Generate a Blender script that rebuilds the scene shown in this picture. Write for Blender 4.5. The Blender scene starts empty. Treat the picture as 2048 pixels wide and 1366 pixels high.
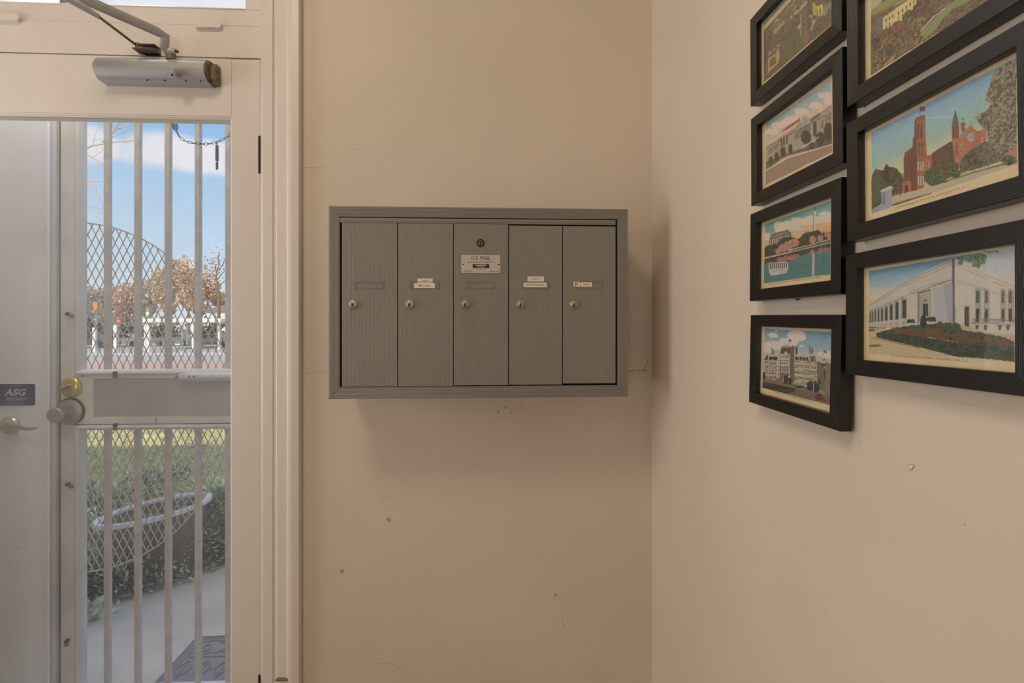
import bpy, math, random
import numpy as np
from mathutils import Vector, Matrix

random.seed(7)
rng = np.random.default_rng(7)
SC = bpy.context.scene
COL = SC.collection

# ------------------------------------------------------------------ camera
TH = math.radians(2.8); FPX = 1000.0; HZ = 640.0; CZ = 1.45
cam_d = bpy.data.cameras.new('camera')
cam_d.sensor_width = 36.0; cam_d.lens = 36.0 * FPX / 2048.0
cam_d.shift_y = -(683.0 - HZ) / 2048.0
cam_d.clip_start = 0.02; cam_d.clip_end = 500
cam = bpy.data.objects.new('camera', cam_d); COL.objects.link(cam)
cam.location = (0, 0, CZ); cam.rotation_euler = (math.pi / 2, 0, -TH)
SC.camera = cam

# ------------------------------------------------------------------ exposure
vs = SC.view_settings
vs.view_transform = 'Standard'; vs.look = 'None'; vs.gamma = 1.0; vs.use_curve_mapping = False
vs.exposure = 0.0
SC.cycles.max_bounces = 10; SC.cycles.diffuse_bounces = 5; SC.cycles.glossy_bounces = 4
SC.cycles.transparent_max_bounces = 16
SC.cycles.sample_clamp_indirect = 4.0
SC.cycles.use_denoising = True

SKY_STRENGTH = 1.0
SUN_STRENGTH = 4.0
LAMP_W = 13.5
REAR_W = 27.0
SIDE_W = 16.5
VEST_W = 11.0

def lin(c):
    c = c / 255.0
    return c / 12.92 if c <= 0.04045 else ((c + 0.055) / 1.055) ** 2.4
def rgb(r, g, b): return (lin(r), lin(g), lin(b), 1.0)

# ------------------------------------------------------------------ world sky
def raydir(px, py):
    dx = (px - 1024) / FPX; dz = (HZ - py) / FPX
    v = Vector((math.sin(TH) + dx * math.cos(TH), math.cos(TH) - dx * math.sin(TH), dz))
    return v.normalized()
W = bpy.data.worlds.new('sky'); SC.world = W; W.use_nodes = True
nt = W.node_tree; N = nt.nodes; L = nt.links; N.clear()
def nd(t, **k):
    n = N.new(t)
    for a, b in k.items(): setattr(n, a, b)
    return n
out = nd('ShaderNodeOutputWorld'); bg = nd('ShaderNodeBackground'); tc = nd('ShaderNodeTexCoord')
sep = nd('ShaderNodeSeparateXYZ'); L.new(tc.outputs['Generated'], sep.inputs[0])
ramp = nd('ShaderNodeValToRGB'); L.new(sep.outputs['Z'], ramp.inputs[0])
e = ramp.color_ramp.elements
e[0].position = 0.0; e[0].color = rgb(226, 240, 252)
e[1].position = 1.0; e[1].color = rgb(120, 165, 225)
x = e.new(0.10); x.color = rgb(208, 233, 253)
x = e.new(0.20); x.color = rgb(184, 219, 252)
x = e.new(0.32); x.color = rgb(150, 200, 248)
x = e.new(0.55); x.color = rgb(140, 184, 238)
mp = nd('ShaderNodeMapping'); mp.inputs['Scale'].default_value = (1, 1, 2.4)
L.new(tc.outputs['Generated'], mp.inputs[0])
nz = nd('ShaderNodeTexNoise'); nz.inputs['Scale'].default_value = 3.6; nz.inputs['Detail'].default_value = 6
nz.inputs['Roughness'].default_value = 0.52
L.new(mp.outputs[0], nz.inputs['Vector'])
def cloud(px, py, r, sq):
    d = raydir(px, py)
    s = nd('ShaderNodeVectorMath', operation='SUBTRACT'); L.new(tc.outputs['Generated'], s.inputs[0]); s.inputs[1].default_value = d
    m = nd('ShaderNodeVectorMath', operation='MULTIPLY'); L.new(s.outputs[0], m.inputs[0]); m.inputs[1].default_value = (1, 1, sq)
    l = nd('ShaderNodeVectorMath', operation='LENGTH'); L.new(m.outputs[0], l.inputs[0])
    q = nd('ShaderNodeMapRange'); L.new(l.outputs['Value'], q.inputs[0])
    q.inputs[1].default_value = 0; q.inputs[2].default_value = r; q.inputs[3].default_value = 0.34; q.inputs[4].default_value = 0.0
    return q.outputs[0]
acc = nz.outputs[0]
for a in [(385, 318, .11, 2.6), (470, 310, .15, 3.0), (178, 285, .04, 1.2), (270, -140, .24, 1.6), (700, 160, .25, 2), (-300, 300, .3, 2.4), (1500, 250, .4, 2.4), (300, -900, .7, 1.2), (1400, -1500, .9, 1)]:
    ad = nd('ShaderNodeMath', operation='ADD'); L.new(acc, ad.inputs[0]); L.new(cloud(*a), ad.inputs[1]); acc = ad.outputs[0]
cr = nd('ShaderNodeMapRange'); cr.interpolation_type = 'SMOOTHSTEP'
L.new(acc, cr.inputs[0]); cr.inputs[1].default_value = 0.58; cr.inputs[2].default_value = 0.84
mx = nd('ShaderNodeMixRGB'); L.new(cr.outputs[0], mx.inputs[0]); L.new(ramp.outputs[0], mx.inputs[1]); mx.inputs[2].default_value = rgb(244, 246, 254)
L.new(mx.outputs[0], bg.inputs[0]); bg.inputs[1].default_value = SKY_STRENGTH
L.new(bg.outputs[0], out.inputs[0])

# ------------------------------------------------------------------ sun, room lamps and added fill lights
def light(name, typ, loc, rot, energy, color, **k):
    d = bpy.data.lights.new(name, typ); d.energy = energy; d.color = color
    for a, b in k.items(): setattr(d, a, b)
    o = bpy.data.objects.new(name, d); COL.objects.link(o); o.location = loc; o.rotation_euler = rot
    return o
light('sun', 'SUN', (0, -10, 20), (math.radians(48), 0, math.radians(-18)), SUN_STRENGTH, (1.0, .90, .76), angle=math.radians(.6))
light('ceiling_lamp_light', 'AREA', (-0.9, 0.1, 3.12), (0, 0, 0), LAMP_W, (1.0, .84, .64), shape='DISK', size=.6)
light('rear_window_light', 'AREA', (-1.7, -5.4, 1.5), (math.radians(90), 0, 0), REAR_W, (.92, .96, 1.0), shape='RECTANGLE', size=1.0, size_y=1.7)
light('vestibule_fill_light', 'AREA', (-1.32, 1.66, 2.97), (0, 0, 0), VEST_W, (1.0, .97, .93), shape='DISK', size=.2)  # unseen fill added to brighten the inward faces of the outer doors
light('side_fill_light', 'AREA', (-2.36, .85, 1.5), (0, math.radians(-90), 0), SIDE_W, (.92, .96, 1.0), shape='RECTANGLE', size=1.3, size_y=.9)  # added fill on the blank left wall, standing in for door daylight

# ------------------------------------------------------------------ materials
MATS = {}
def mat(name, col, rough=.6, metal=0.0, var=0.0, vscale=8.0, bump=0.0, bscale=200.0, spec=.5, stretch=None, col2=None, coat=0.0):
    if name in MATS: return MATS[name]
    m = bpy.data.materials.new(name); m.use_nodes = True; t = m.node_tree; n = t.nodes; l = t.links
    b = n['Principled BSDF']; b.inputs['Roughness'].default_value = rough; b.inputs['Metallic'].default_value = metal
    b.inputs['Specular IOR Level'].default_value = spec; b.inputs['Coat Weight'].default_value = coat
    c = rgb(*col); b.inputs['Base Color'].default_value = c
    co = n.new('ShaderNodeTexCoord'); mpn = n.new('ShaderNodeMapping'); l.new(co.outputs['Object'], mpn.inputs[0])
    if stretch: mpn.inputs['Scale'].default_value = stretch
    if var > 0 or col2:
        z = n.new('ShaderNodeTexNoise'); z.inputs['Scale'].default_value = vscale; z.inputs['Detail'].default_value = 5
        l.new(mpn.outputs[0], z.inputs['Vector'])
        r = n.new('ShaderNodeValToRGB'); l.new(z.outputs[0], r.inputs[0])
        c2 = rgb(*col2) if col2 else tuple(min(1, v * (1 + var)) for v in c[:3]) + (1,)
        c1 = c if col2 else tuple(v * (1 - var) for v in c[:3]) + (1,)
        r.color_ramp.elements[0].position = .35; r.color_ramp.elements[0].color = c1
        r.color_ramp.elements[1].position = .65; r.color_ramp.elements[1].color = c2
        l.new(r.outputs[0], b.inputs['Base Color'])
    if bump > 0:
        z2 = n.new('ShaderNodeTexNoise'); z2.inputs['Scale'].default_value = bscale; z2.inputs['Detail'].default_value = 4
        l.new(mpn.outputs[0], z2.inputs['Vector'])
        bp = n.new('ShaderNodeBump'); bp.inputs['Strength'].default_value = bump; bp.inputs['Distance'].default_value = .002
        l.new(z2.outputs[0], bp.inputs['Height']); l.new(bp.outputs[0], b.inputs['Normal'])
    MATS[name] = m
    return m

def glass_mat(name, dirt_haze=.05, refl=1.0, ior=1.5, dscale=3.0, dirt_haze_col=(215, 218, 222)):
    m = bpy.data.materials.new(name); m.use_nodes = True; t = m.node_tree; n = t.nodes; l = t.links; n.clear()
    o = n.new('ShaderNodeOutputMaterial'); tr = n.new('ShaderNodeBsdfTransparent'); g = n.new('ShaderNodeBsdfGlossy')
    g.inputs['Roughness'].default_value = .012
    fr = n.new('ShaderNodeFresnel'); ge = n.new('ShaderNodeNewGeometry'); im = n.new('ShaderNodeMapRange'); im.inputs[3].default_value = ior; im.inputs[4].default_value = 1 / ior; l.new(ge.outputs['Backfacing'], im.inputs[0]); l.new(im.outputs[0], fr.inputs['IOR'])
    ml = n.new('ShaderNodeMath'); ml.operation = 'MULTIPLY'; ml.inputs[1].default_value = refl; l.new(fr.outputs[0], ml.inputs[0])
    a = n.new('ShaderNodeMixShader'); l.new(ml.outputs[0], a.inputs[0]); l.new(tr.outputs[0], a.inputs[1]); l.new(g.outputs[0], a.inputs[2])
    d = n.new('ShaderNodeBsdfDiffuse'); d.inputs[0].default_value = rgb(*dirt_haze_col)
    tl = n.new('ShaderNodeBsdfTranslucent'); tl.inputs[0].default_value = rgb(*dirt_haze_col)
    dm = n.new('ShaderNodeMixShader'); dm.inputs[0].default_value = .5; l.new(d.outputs[0], dm.inputs[1]); l.new(tl.outputs[0], dm.inputs[2])
    co = n.new('ShaderNodeTexCoord'); z = n.new('ShaderNodeTexNoise'); z.inputs['Scale'].default_value = dscale; z.inputs['Detail'].default_value = 7
    l.new(co.outputs['Object'], z.inputs['Vector'])
    mr = n.new('ShaderNodeMapRange'); l.new(z.outputs[0], mr.inputs[0]); mr.inputs[1].default_value = .38; mr.inputs[2].default_value = .72
    mr.inputs[3].default_value = dirt_haze * .5; mr.inputs[4].default_value = dirt_haze * 1.6  # pale film for dust and the milky room reflection, mixed into the glass
    b = n.new('ShaderNodeMixShader'); l.new(mr.outputs[0], b.inputs[0]); l.new(a.outputs[0], b.inputs[1]); l.new(dm.outputs[0], b.inputs[2])
    l.new(b.outputs[0], o.inputs[0])
    MATS[name] = m
    return m

# ------------------------------------------------------------------ mesh building
class MB:
    def __init__(s): s.v = []; s.f = []; s.m = []
    def add(s, vs_, fs, mi=0, M=None):
        k = len(s.v)
        for p in vs_:
            p = Vector(p)
            if M is not None: p = M @ p
            s.v.append(tuple(p))
        for f in fs: s.f.append(tuple(i + k for i in f)); s.m.append(mi)
        return s
    def box(s, x0, x1, y0, y1, z0, z1, mi=0, b=0.0, M=None):
        if x1 < x0: x0, x1 = x1, x0
        if y1 < y0: y0, y1 = y1, y0
        if z1 < z0: z0, z1 = z1, z0
        if b <= 0:
            vv = [(x, y, z) for x in (x0, x1) for y in (y0, y1) for z in (z0, z1)]
            return s.add(vv, [(0, 1, 3, 2), (4, 6, 7, 5), (0, 4, 5, 1), (2, 3, 7, 6), (0, 2, 6, 4), (1, 5, 7, 3)], mi, M)
        vv = []; X = (x0, x1); Y = (y0, y1); Z = (z0, z1); idx = {}
        for i in (0, 1):
            for j in (0, 1):
                for k in (0, 1):
                    sx, sy, sz = (b, -b)[i], (b, -b)[j], (b, -b)[k]
                    idx[i, j, k, 0] = len(vv); vv.append((X[i], Y[j] + sy, Z[k] + sz))
                    idx[i, j, k, 1] = len(vv); vv.append((X[i] + sx, Y[j], Z[k] + sz))
                    idx[i, j, k, 2] = len(vv); vv.append((X[i] + sx, Y[j] + sy, Z[k]))
        ff = []
        for i in (0, 1):
            ff.append([idx[i, 0, 0, 0], idx[i, 1, 0, 0], idx[i, 1, 1, 0], idx[i, 0, 1, 0]])
            ff.append([idx[0, i, 0, 1], idx[1, i, 0, 1], idx[1, i, 1, 1], idx[0, i, 1, 1]])
            ff.append([idx[0, 0, i, 2], idx[1, 0, i, 2], idx[1, 1, i, 2], idx[0, 1, i, 2]])
        for j in (0, 1):
            for k in (0, 1):
                ff.append([idx[0, j, k, 1], idx[1, j, k, 1], idx[1, j, k, 2], idx[0, j, k, 2]])
                ff.append([idx[j, 0, k, 0], idx[j, 1, k, 0], idx[j, 1, k, 2], idx[j, 0, k, 2]])
                ff.append([idx[j, k, 0, 0], idx[j, k, 1, 0], idx[j, k, 1, 1], idx[j, k, 0, 1]])
        for i in (0, 1):
            for j in (0, 1):
                for k in (0, 1): ff.append([idx[i, j, k, 0], idx[i, j, k, 1], idx[i, j, k, 2]])
        return s.add(vv, ff, mi, M)
    def cyl(s, p0, p1, r0, r1=None, n=20, mi=0, caps=True):
        r1 = r0 if r1 is None else r1
        p0 = Vector(p0); p1 = Vector(p1); d = (p1 - p0).normalized()
        u = d.orthogonal().normalized(); w = d.cross(u)
        vv = []
        for p, r in ((p0, r0), (p1, r1)):
            for i in range(n):
                a = 2 * math.pi * i / n; vv.append(p + (u * math.cos(a) + w * math.sin(a)) * r)
        ff = [(i, (i + 1) % n, n + (i + 1) % n, n + i) for i in range(n)]
        if caps: ff += [tuple(range(n)), tuple(range(n, 2 * n))]
        return s.add(vv, ff, mi)
    def tube(s, pts, r, n=8, mi=0, flat=1.0, up=None):
        pts = [Vector(p) for p in pts]; rr = r if isinstance(r, (list, tuple)) else [r] * len(pts)
        vv = []; ff = []
        pu = None
        for i, p in enumerate(pts):
            d = (pts[min(i + 1, len(pts) - 1)] - pts[max(i - 1, 0)]).normalized()
            if up is not None: u = d.cross(Vector(up)).normalized()
            elif pu is None: u = d.orthogonal().normalized()
            else: u = (pu - d * pu.dot(d)).normalized()
            pu = u; w = d.cross(u)
            for k in range(n):
                a = 2 * math.pi * (k + .5) / n; vv.append(p + (u * math.cos(a) + w * math.sin(a) * flat) * rr[i])
        for i in range(len(pts) - 1):
            for k in range(n): ff.append((i * n + k, i * n + (k + 1) % n, (i + 1) * n + (k + 1) % n, (i + 1) * n + k))
        ff += [tuple(range(n)), tuple(range((len(pts) - 1) * n, len(pts) * n))]
        return s.add(vv, ff, mi)
    def prism(s, poly, a0, a1, axis='z', mi=0, M=None):
        n = len(poly); vv = []
        for a in (a0, a1):
            for (p, q) in poly:
                vv.append({'z': (p, q, a), 'x': (a, p, q), 'y': (p, a, q)}[axis])
        ff = [(i, (i + 1) % n, n + (i + 1) % n, n + i) for i in range(n)] + [tuple(range(n)), tuple(range(n, 2 * n))]
        return s.add(vv, ff, mi, M)
    def lathe(s, prof, c, ax, n=24, mi=0, caps=True):
        c = Vector(c); ax = Vector(ax).normalized(); u = ax.orthogonal().normalized(); w = ax.cross(u); vv = []; ff = []
        for (r, h) in prof:
            for k in range(n):
                a = 2 * math.pi * k / n; vv.append(c + ax * h + (u * math.cos(a) + w * math.sin(a)) * r)
        for i in range(len(prof) - 1):
            for k in range(n): ff.append((i * n + k, i * n + (k + 1) % n, (i + 1) * n + (k + 1) % n, (i + 1) * n + k))
        if caps: ff += [tuple(range(n)), tuple(range((len(prof) - 1) * n, len(prof) * n))]
        return s.add(vv, ff, mi)
    def text(s, body, size, M, mi=0, sx=1.0, align='CENTER', shear=0.0, bold=0.0):
        vv, ff = text_geo(body, align, bold)
        A = Matrix(((size * sx, shear * size, 0, 0), (0, size, 0, 0), (0, 0, 1, 0), (0, 0, 0, 1)))
        return s.add(vv, ff, mi, M @ A)
    def build(s, name, mats, parent=None, smooth=False, kind=None, local=False, label=None):
        me = bpy.data.meshes.new(name)
        off = Vector((0, 0, 0))
        if parent is not None and not local:
            r = parent
            while r is not None: off += r.location; r = r.parent
        me.from_pydata([tuple(Vector(p) - off) for p in s.v] if off.length else s.v, [], s.f)
        if not isinstance(mats, (list, tuple)): mats = [mats]
        for q in mats: me.materials.append(q)
        me.polygons.foreach_set('material_index', s.m)
        me.validate()
        import bmesh
        bm = bmesh.new(); bm.from_mesh(me)
        if len(s.f) < 20000: bmesh.ops.recalc_face_normals(bm, faces=bm.faces)
        bm.to_mesh(me); bm.free()
        if smooth:
            me.polygons.foreach_set('use_smooth', [True] * len(me.polygons))
            try: me.set_sharp_from_angle(angle=math.radians(38))
            except Exception: pass
        me.update()
        o = bpy.data.objects.new(name, me); COL.objects.link(o)
        if parent is not None: o.parent = parent
        if kind: o['kind'] = kind
        if label: o['label'] = label
        return o
_tc = {}
def text_geo(body, align='CENTER', bold=0.0):
    k = (body, align, bold)
    if k in _tc: return _tc[k]
    c = bpy.data.curves.new('lettering', 'FONT'); c.body = body; c.size = 1; c.align_x = align; c.align_y = 'CENTER'; c.resolution_u = 2; c.offset = bold
    o = bpy.data.objects.new('lettering', c); COL.objects.link(o)
    dg = bpy.context.evaluated_depsgraph_get(); me = bpy.data.meshes.new_from_object(o.evaluated_get(dg))
    r = ([tuple(v.co) for v in me.vertices], [tuple(p.vertices) for p in me.polygons])
    bpy.data.objects.remove(o); bpy.data.curves.remove(c); bpy.data.meshes.remove(me)
    _tc[k] = r
    return r

def tag(o, label, cat, group=None, kind=None):
    o['label'] = label; o['category'] = cat
    if group: o['group'] = group
    if kind: o['kind'] = kind
    return o
def thing(name, loc, label=None, cat=None, group=None, rot=None):
    o = bpy.data.objects.new(name, None); COL.objects.link(o); o.location = loc; o.empty_display_size = .05
    if rot: o.rotation_euler = rot
    if label: tag(o, label, cat, group)
    return o
def root(name, loc):      # a piece of the setting that has parts
    o = thing(name, loc); o['kind'] = 'structure'; return o

# placement helpers: where a sight line meets a plane of the place (photo taken at 2048x1366)
def XA(px, Y): return Y * math.tan(math.atan((px - 1024) / FPX) + TH)
def ZA(px, py, Y, X=None):
    X = XA(px, Y) if X is None else X
    return CZ + (HZ - py) / FPX * (Y * math.cos(TH) + X * math.sin(TH))
def PA(px, py, Y): return Vector((XA(px, Y), Y, ZA(px, py, Y)))
def PG(px, py, Z=0.0):
    d = raydir(px, py); t = (Z - CZ) / d.z
    return Vector((d.x * t, d.y * t, Z))

RX = .478          # right wall plane
DY = 1.435         # mailbox wall plane
DF = 1.442         # face of the glass door
OY = 1.87          # face of the barred door
WIN = -.68

# ------------------------------------------------------------------ common materials
m_wall = mat('wall_paint', (223, 209, 190), .62, var=.035, vscale=2.2, bump=.22, bscale=38)
m_trim = mat('trim_paint', (226, 217, 208), .38, var=.03, vscale=6, bump=.2, bscale=60, stretch=(1, 1, .15))
m_ceil = mat('ceiling_paint', (232, 226, 214), .8)
m_floor = mat('floor_boards', (128, 92, 62), .4, var=.2, vscale=6, stretch=(8, .6, 1))
m_facade = mat('facade_paint', (190, 184, 176), .8, var=.06, bump=.2)
m_seam = mat('dark_gap', (52, 44, 36), .9)
m_gapbrown = mat('gap_brown', (120, 104, 84), .9)

# ------------------------------------------------------------------ room shell
ZC = 3.2; TOP = 3.85
def sbox(name, mt, *a, **k):
    o = MB().box(*a).build(name, mt); o['kind'] = 'structure'; return o
wall_back = sbox('wall_back', m_wall, -.60, .66, DY, 1.90, -.05, TOP)
sbox('wall_right', m_wall, RX, .66, -5.6, DY, -.05, ZC + .1)
sbox('wall_left', m_wall, -2.5, -2.38, -5.6, 1.9, -.05, ZC + .1)
sbox('wall_rear', m_wall, -2.38, RX, -5.6, -5.48, -.05, ZC + .1)
o = MB().box(-2.38, -1.62, DY, 1.49, -.05, ZC).box(-2.38, -2.05, 1.49, 1.80, -.05, 3.0).build('wall_front', m_wall); o['kind'] = 'structure'
sbox('floor', m_floor, -2.5, .66, -5.6, 1.44, -.06, 0)
sbox('floor_vestibule', mat('pale_bounce_threshold', (214, 210, 204), .6, var=.05), -2.5, .66, 1.4401, 1.9, -.06, 0)  # unseen floor, kept pale to bounce light up onto the outer doors
sbox('ceiling', m_ceil, -2.5, .66, -5.6, DY, ZC, ZC + .12)
fac = MB().box(-7, -2.38, 1.80, 1.94, -.05, TOP).box(-2.38, -.60, DY, 1.90, 3.0, TOP).box(.66, 7, 1.78, 1.94, -.05, TOP)
fac.box(-7, 7, -5.8, 1.78, TOP, TOP + .12)
o = fac.build('wall_exterior', m_facade); o['kind'] = 'structure'

# hairline crack, chips and marks on the painted walls
m_crack = mat('crack_dark', (88, 66, 44), .9)
def wall_mark_back(px, py, r, name='paint_chip', mt=None):
    p = PA(px, py, DY); n = 7; b = MB()
    pts = []
    for i in range(n):
        a = 6.283 * i / n; q = r * random.uniform(.6, 1.2); pts.append((p.x + q * math.cos(a), p.z + q * math.sin(a)))
    b.prism(pts, DY - .0006, DY + .0004, 'y'); b.build(name, mt or m_crack, wall_back)
for px, py, r in [(1293, 777, .0016), (1282, 799, .001), (1276, 811, .001), (1264, 742, .0016), (995, 822, .002), (1022, 826, .002), (700, 15, .001), (612, 335, .001), (640, 250, .0008)]:
    wall_mark_back(px, py, r)
b = MB()
for path in ([(1258, 743), (1270, 740), (1286, 741), (1295, 742)], [(1289, 740), (1293, 728), (1296, 718)]):
    pts = [PA(x_, y_, DY) for x_, y_ in path]
    b.tube(pts, .0007, 5, 0)
b.build('crack', m_crack, wall_back)
m_smudge = mat('wall_smudge', (178, 164, 146), .8)
for px, py, r in [(997, 824, .0035), (1012, 815, .004), (1043, 815, .0035), (777, 1039, .007), (683, 1143, .006), (1110, 1190, .005)]:
    wall_mark_back(px, py, r, 'smudge', m_smudge)
for path in ([(758, 1001), (765, 996), (774, 994)], [(1172, 845), (1200, 845), (1212, 838), (1228, 831)], [(1124, 1240), (1129, 1256)], [(720, 1336), (745, 1328), (780, 1326), (822, 1350)], [(700, 300), (722, 299)], [(604, 336), (650, 335)], [(780, 875), (788, 873)], [(610, 746), (655, 744)]):
    MB().tube([PA(x_, y_, DY) for x_, y_ in path], .0004, 5).build('scratch', m_smudge if path[0][0] != 1124 else m_crack, wall_back)
for (px, py) in [(1448, 640), (1690, 955), (1402, 950), (1560, 600), (1640, 905)]:
    pass

# ------------------------------------------------------------------ casing round the door (trim_1)
prof = [(521, 1.447), (521, 1.4412), (526, 1.4385), (534, 1.438), (545, 1.4375), (549, 1.444), (554, 1.426), (573, 1.423), (577, 1.414), (583, 1.412), (597, 1.413), (599, 1.416)]
pp = [(XA(px, y), y) for px, y in prof]
xr = pp[-1][0]
pp += [(xr, DY - .0005), (pp[0][0], DY + .03)]
c = MB().prism(pp, 0.0, 3.0, 'z')
trim1 = c.build('trim_1', m_trim, smooth=False); trim1['kind'] = 'structure'
z = ZA(565, 1358, 1.42)
MB().box(XA(553, 1.422), XA(577, 1.422), 1.4135, 1.4245, z - .0015, z + .0015).build('joint', m_gapbrown, trim1)
# jamb behind the casing, on the hinge side, and the reveal of the thick wall
xj = XA(528, DF)
jm = MB().box(xj, -.60, 1.4475, 1.80, 0, 3.0); o = jm.build('trim_2', m_trim); o['kind'] = 'structure'

# ------------------------------------------------------------------ transom bar and transom window
XL = -1.60
xh = XA(520.5, DF) # hinge edge of the glass door
ztop = ZA(520, 119, DF)
zt0 = ZA(490, 17.5, DF)       # bottom of the transom glass
tr = root('window_1', (-1.1, DF, ztop))
xg = XA(490, DF)
MB().box(XL, xj, DF + .001, DF + .05, ztop + .004, ZA(490, 52, DF)).build('transom_bar', m_trim, tr)
MB().box(XL, xj, DF, DF + .05, ZA(490, 52, DF), zt0 - .004).build('sill_rail', m_trim, tr)
MB().box(XL, xg, DF - .003, DF + .012, zt0 - .004, zt0, 0, .0015).build('glazing_bead', m_trim, tr)
MB().box(xg, xj, DF, DF + .05, zt0 - .004, 3.0, 0, .002).build('stile', m_trim, tr)
MB().box(XL, xg, DF, DF + .05, 2.9, 3.0).build('top_rail', m_trim, tr)
g_clear = glass_mat('transom_glass', .04, 1.0)
MB().box(XL, xg, DF + .02, DF + .024, zt0 - .002, 2.9).build('pane', g_clear, tr)
# wooden turn buttons on the bar
for i, (x0, x1, y0, y1) in enumerate([(-30, 38, 27, 41), (386, 442, 42, 55)]):
    xa, xb = XA(x0, DF - .01), XA(x1, DF - .01)
    za, zb = ZA(x1, y1, DF - .01), ZA(x1, y0, DF - .01)
    r = (zb - za) / 2; zc = (za + zb) / 2
    pts = [(xa + r - r * math.sin(a), zc + r * math.cos(a)) for a in np.linspace(0, math.pi, 8)] + [(xb - r + r * math.sin(a), zc - r * math.cos(a)) for a in np.linspace(0, math.pi, 8)]
    MB().prism(pts, DF - .010, DF + .004, 'y').build('turn_button', m_trim, tr)

# ------------------------------------------------------------------ door_1: the inner door with its big pane
d1 = root('door_1', (-1.1, DF, .02))
zgt = ZA(462, 238, DF); xgr = XA(462.5, DF)
zbt = .16
DB = DF + .042
MB().box(xgr, xh, DF, DB, .01, ztop, 0, .0015).build('stile', m_trim, d1)
MB().box(-1.60, -1.52, DF, DB, .01, ztop, 0, .0015).build('stile', m_trim, d1)
MB().box(-1.52, xgr, DF, DB, zgt + .0108, ztop).build('top_rail', m_trim, d1)
MB().box(-1.52, xgr, DF, DB, .01, zbt, 0, .0015).build('bottom_rail', m_trim, d1)
m_bead = mat('glazing_bead_paint', (240, 238, 232), .35)
bd = MB()
q = [(0, -.0012), (.0034, -.0010), (.0042, .0010), (.0078, .0016), (.0086, .0040), (.0115, .0052), (.0115, .040), (0, .040)]
bd.prism([(DF + .001 + b_, zgt + .0115 - a_) for a_, b_ in q], -1.52, xgr, 'x')
bd.build('glazing_bead', m_trim, d1)
MB().box(xgr - .0035, xgr, DF + .003, DF + .02, zbt, zgt, 0, .0008).build('glazing_bead', m_bead, d1)
g_door = glass_mat('door_glass', .11, 1.0, dscale=2.2)
MB().box(-1.52, xgr - .003, DF + .012, DF + .017, zbt, zgt).build('pane', g_door, d1)
m_hinge = mat('hinge_dark_brown', (48, 38, 30), .7, metal=.3)  # dark slot at the hinge knuckle
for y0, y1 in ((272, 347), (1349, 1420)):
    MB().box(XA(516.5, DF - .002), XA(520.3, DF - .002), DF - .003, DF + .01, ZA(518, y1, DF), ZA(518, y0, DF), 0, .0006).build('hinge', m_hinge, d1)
# dark line between door top and bar
MB().box(XL, xj, DF + .006, DF + .03, ztop, ztop + .004).build('gap', m_gapbrown, tr)

# ------------------------------------------------------------------ door closer on the inner door
m_alu = mat('closer_silver', (176, 176, 178), .42, metal=.35, var=.05, vscale=20, stretch=(.3, 2, 2))
m_alud = mat('closer_bronze', (128, 112, 98), .45, metal=.4, var=.15, vscale=60)
m_screw = mat('screw_dark', (40, 34, 30), .6, metal=.4)
dc = thing('door_closer', (-.9, DF, ZA(300, 130, 1.41)), 'silver overhead door closer on top rail of the glazed door', 'door closer')
zt_ = CZ + .716; zb_ = CZ + .650
x0, x1 = -1.053, -.765
yb = DF - .0005; yf = DF - .056
pf = [(yb, zt_ - .001), (yb - .018, zt_), (yb - .034, zt_ - .004), (yb - .046, zt_ - .014), (yf, zt_ - .032), (yf + .001, zt_ - .045), (yb - .044, zb_ + .008), (yb - .034, zb_ + .001), (yb - .02, zb_), (yb, zb_)]
MB().prism(pf, x0, x1, 'x').build('cover', m_alu, dc, smooth=True)
pf2 = [(yb - (yb - a) * .93, (zt_ + zb_) / 2 + (b_ - (zt_ + zb_) / 2) * .93) for a, b_ in pf]
MB().prism(pf2, x1, x1 + .003, 'x').build('end_cap', m_alud, dc)
ear = MB().prism([(yb, zb_ + .004), (yb - .024, zb_ + .004), (yb - .03, zb_ + .012), (yb - .03, zt_ - .022), (yb - .02, zt_ - .008), (yb, zt_ - .008)], x1 + .003, x1 + .016, 'x')
ear.build('end_plate', m_alud, dc)
for zz in (zb_ + .018, zb_ + .038):
    MB().cyl((x1 + .016, yb - .015, zz), (x1 + .0175, yb - .015, zz), .0052, n=14).cyl((x1 + .0175, yb - .015, zz), (x1 + .018, yb - .015, zz), .002, n=8, mi=1).build('screw', [m_alud, m_screw], dc)
xp = XA(352, DF - .05)
MB().cyl((xp, yf + .012, zb_ + .022), (xp, yf - .003, zb_ + .010), .0125, .0115, 24).cyl((xp, yf - .003, zb_ + .010), (xp, yf - .010, zb_ + .004), .0085, .0075, 18).cyl((xp, yf - .010, zb_ + .004), (xp, yf - .0108, zb_ + .0035), .003, n=8, mi=1).build('pinion_cap', [m_alu, m_screw], dc, smooth=True)
for px in (293, 328, 370, 400):
    xx = XA(px, DF - .04)
    MB().cyl((xx, yb - .036, zb_ + .004), (xx, yb - .038, zb_ - .0005), .0016, n=8).build('screw', m_screw, dc)
PX_ = XA(342, 1.415)
MB().cyl((PX_, 1.415, zt_ - .004), (PX_, 1.415, zt_ + .012), .0125, n=22).build('pinion', m_alud, dc, smooth=True)
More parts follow.
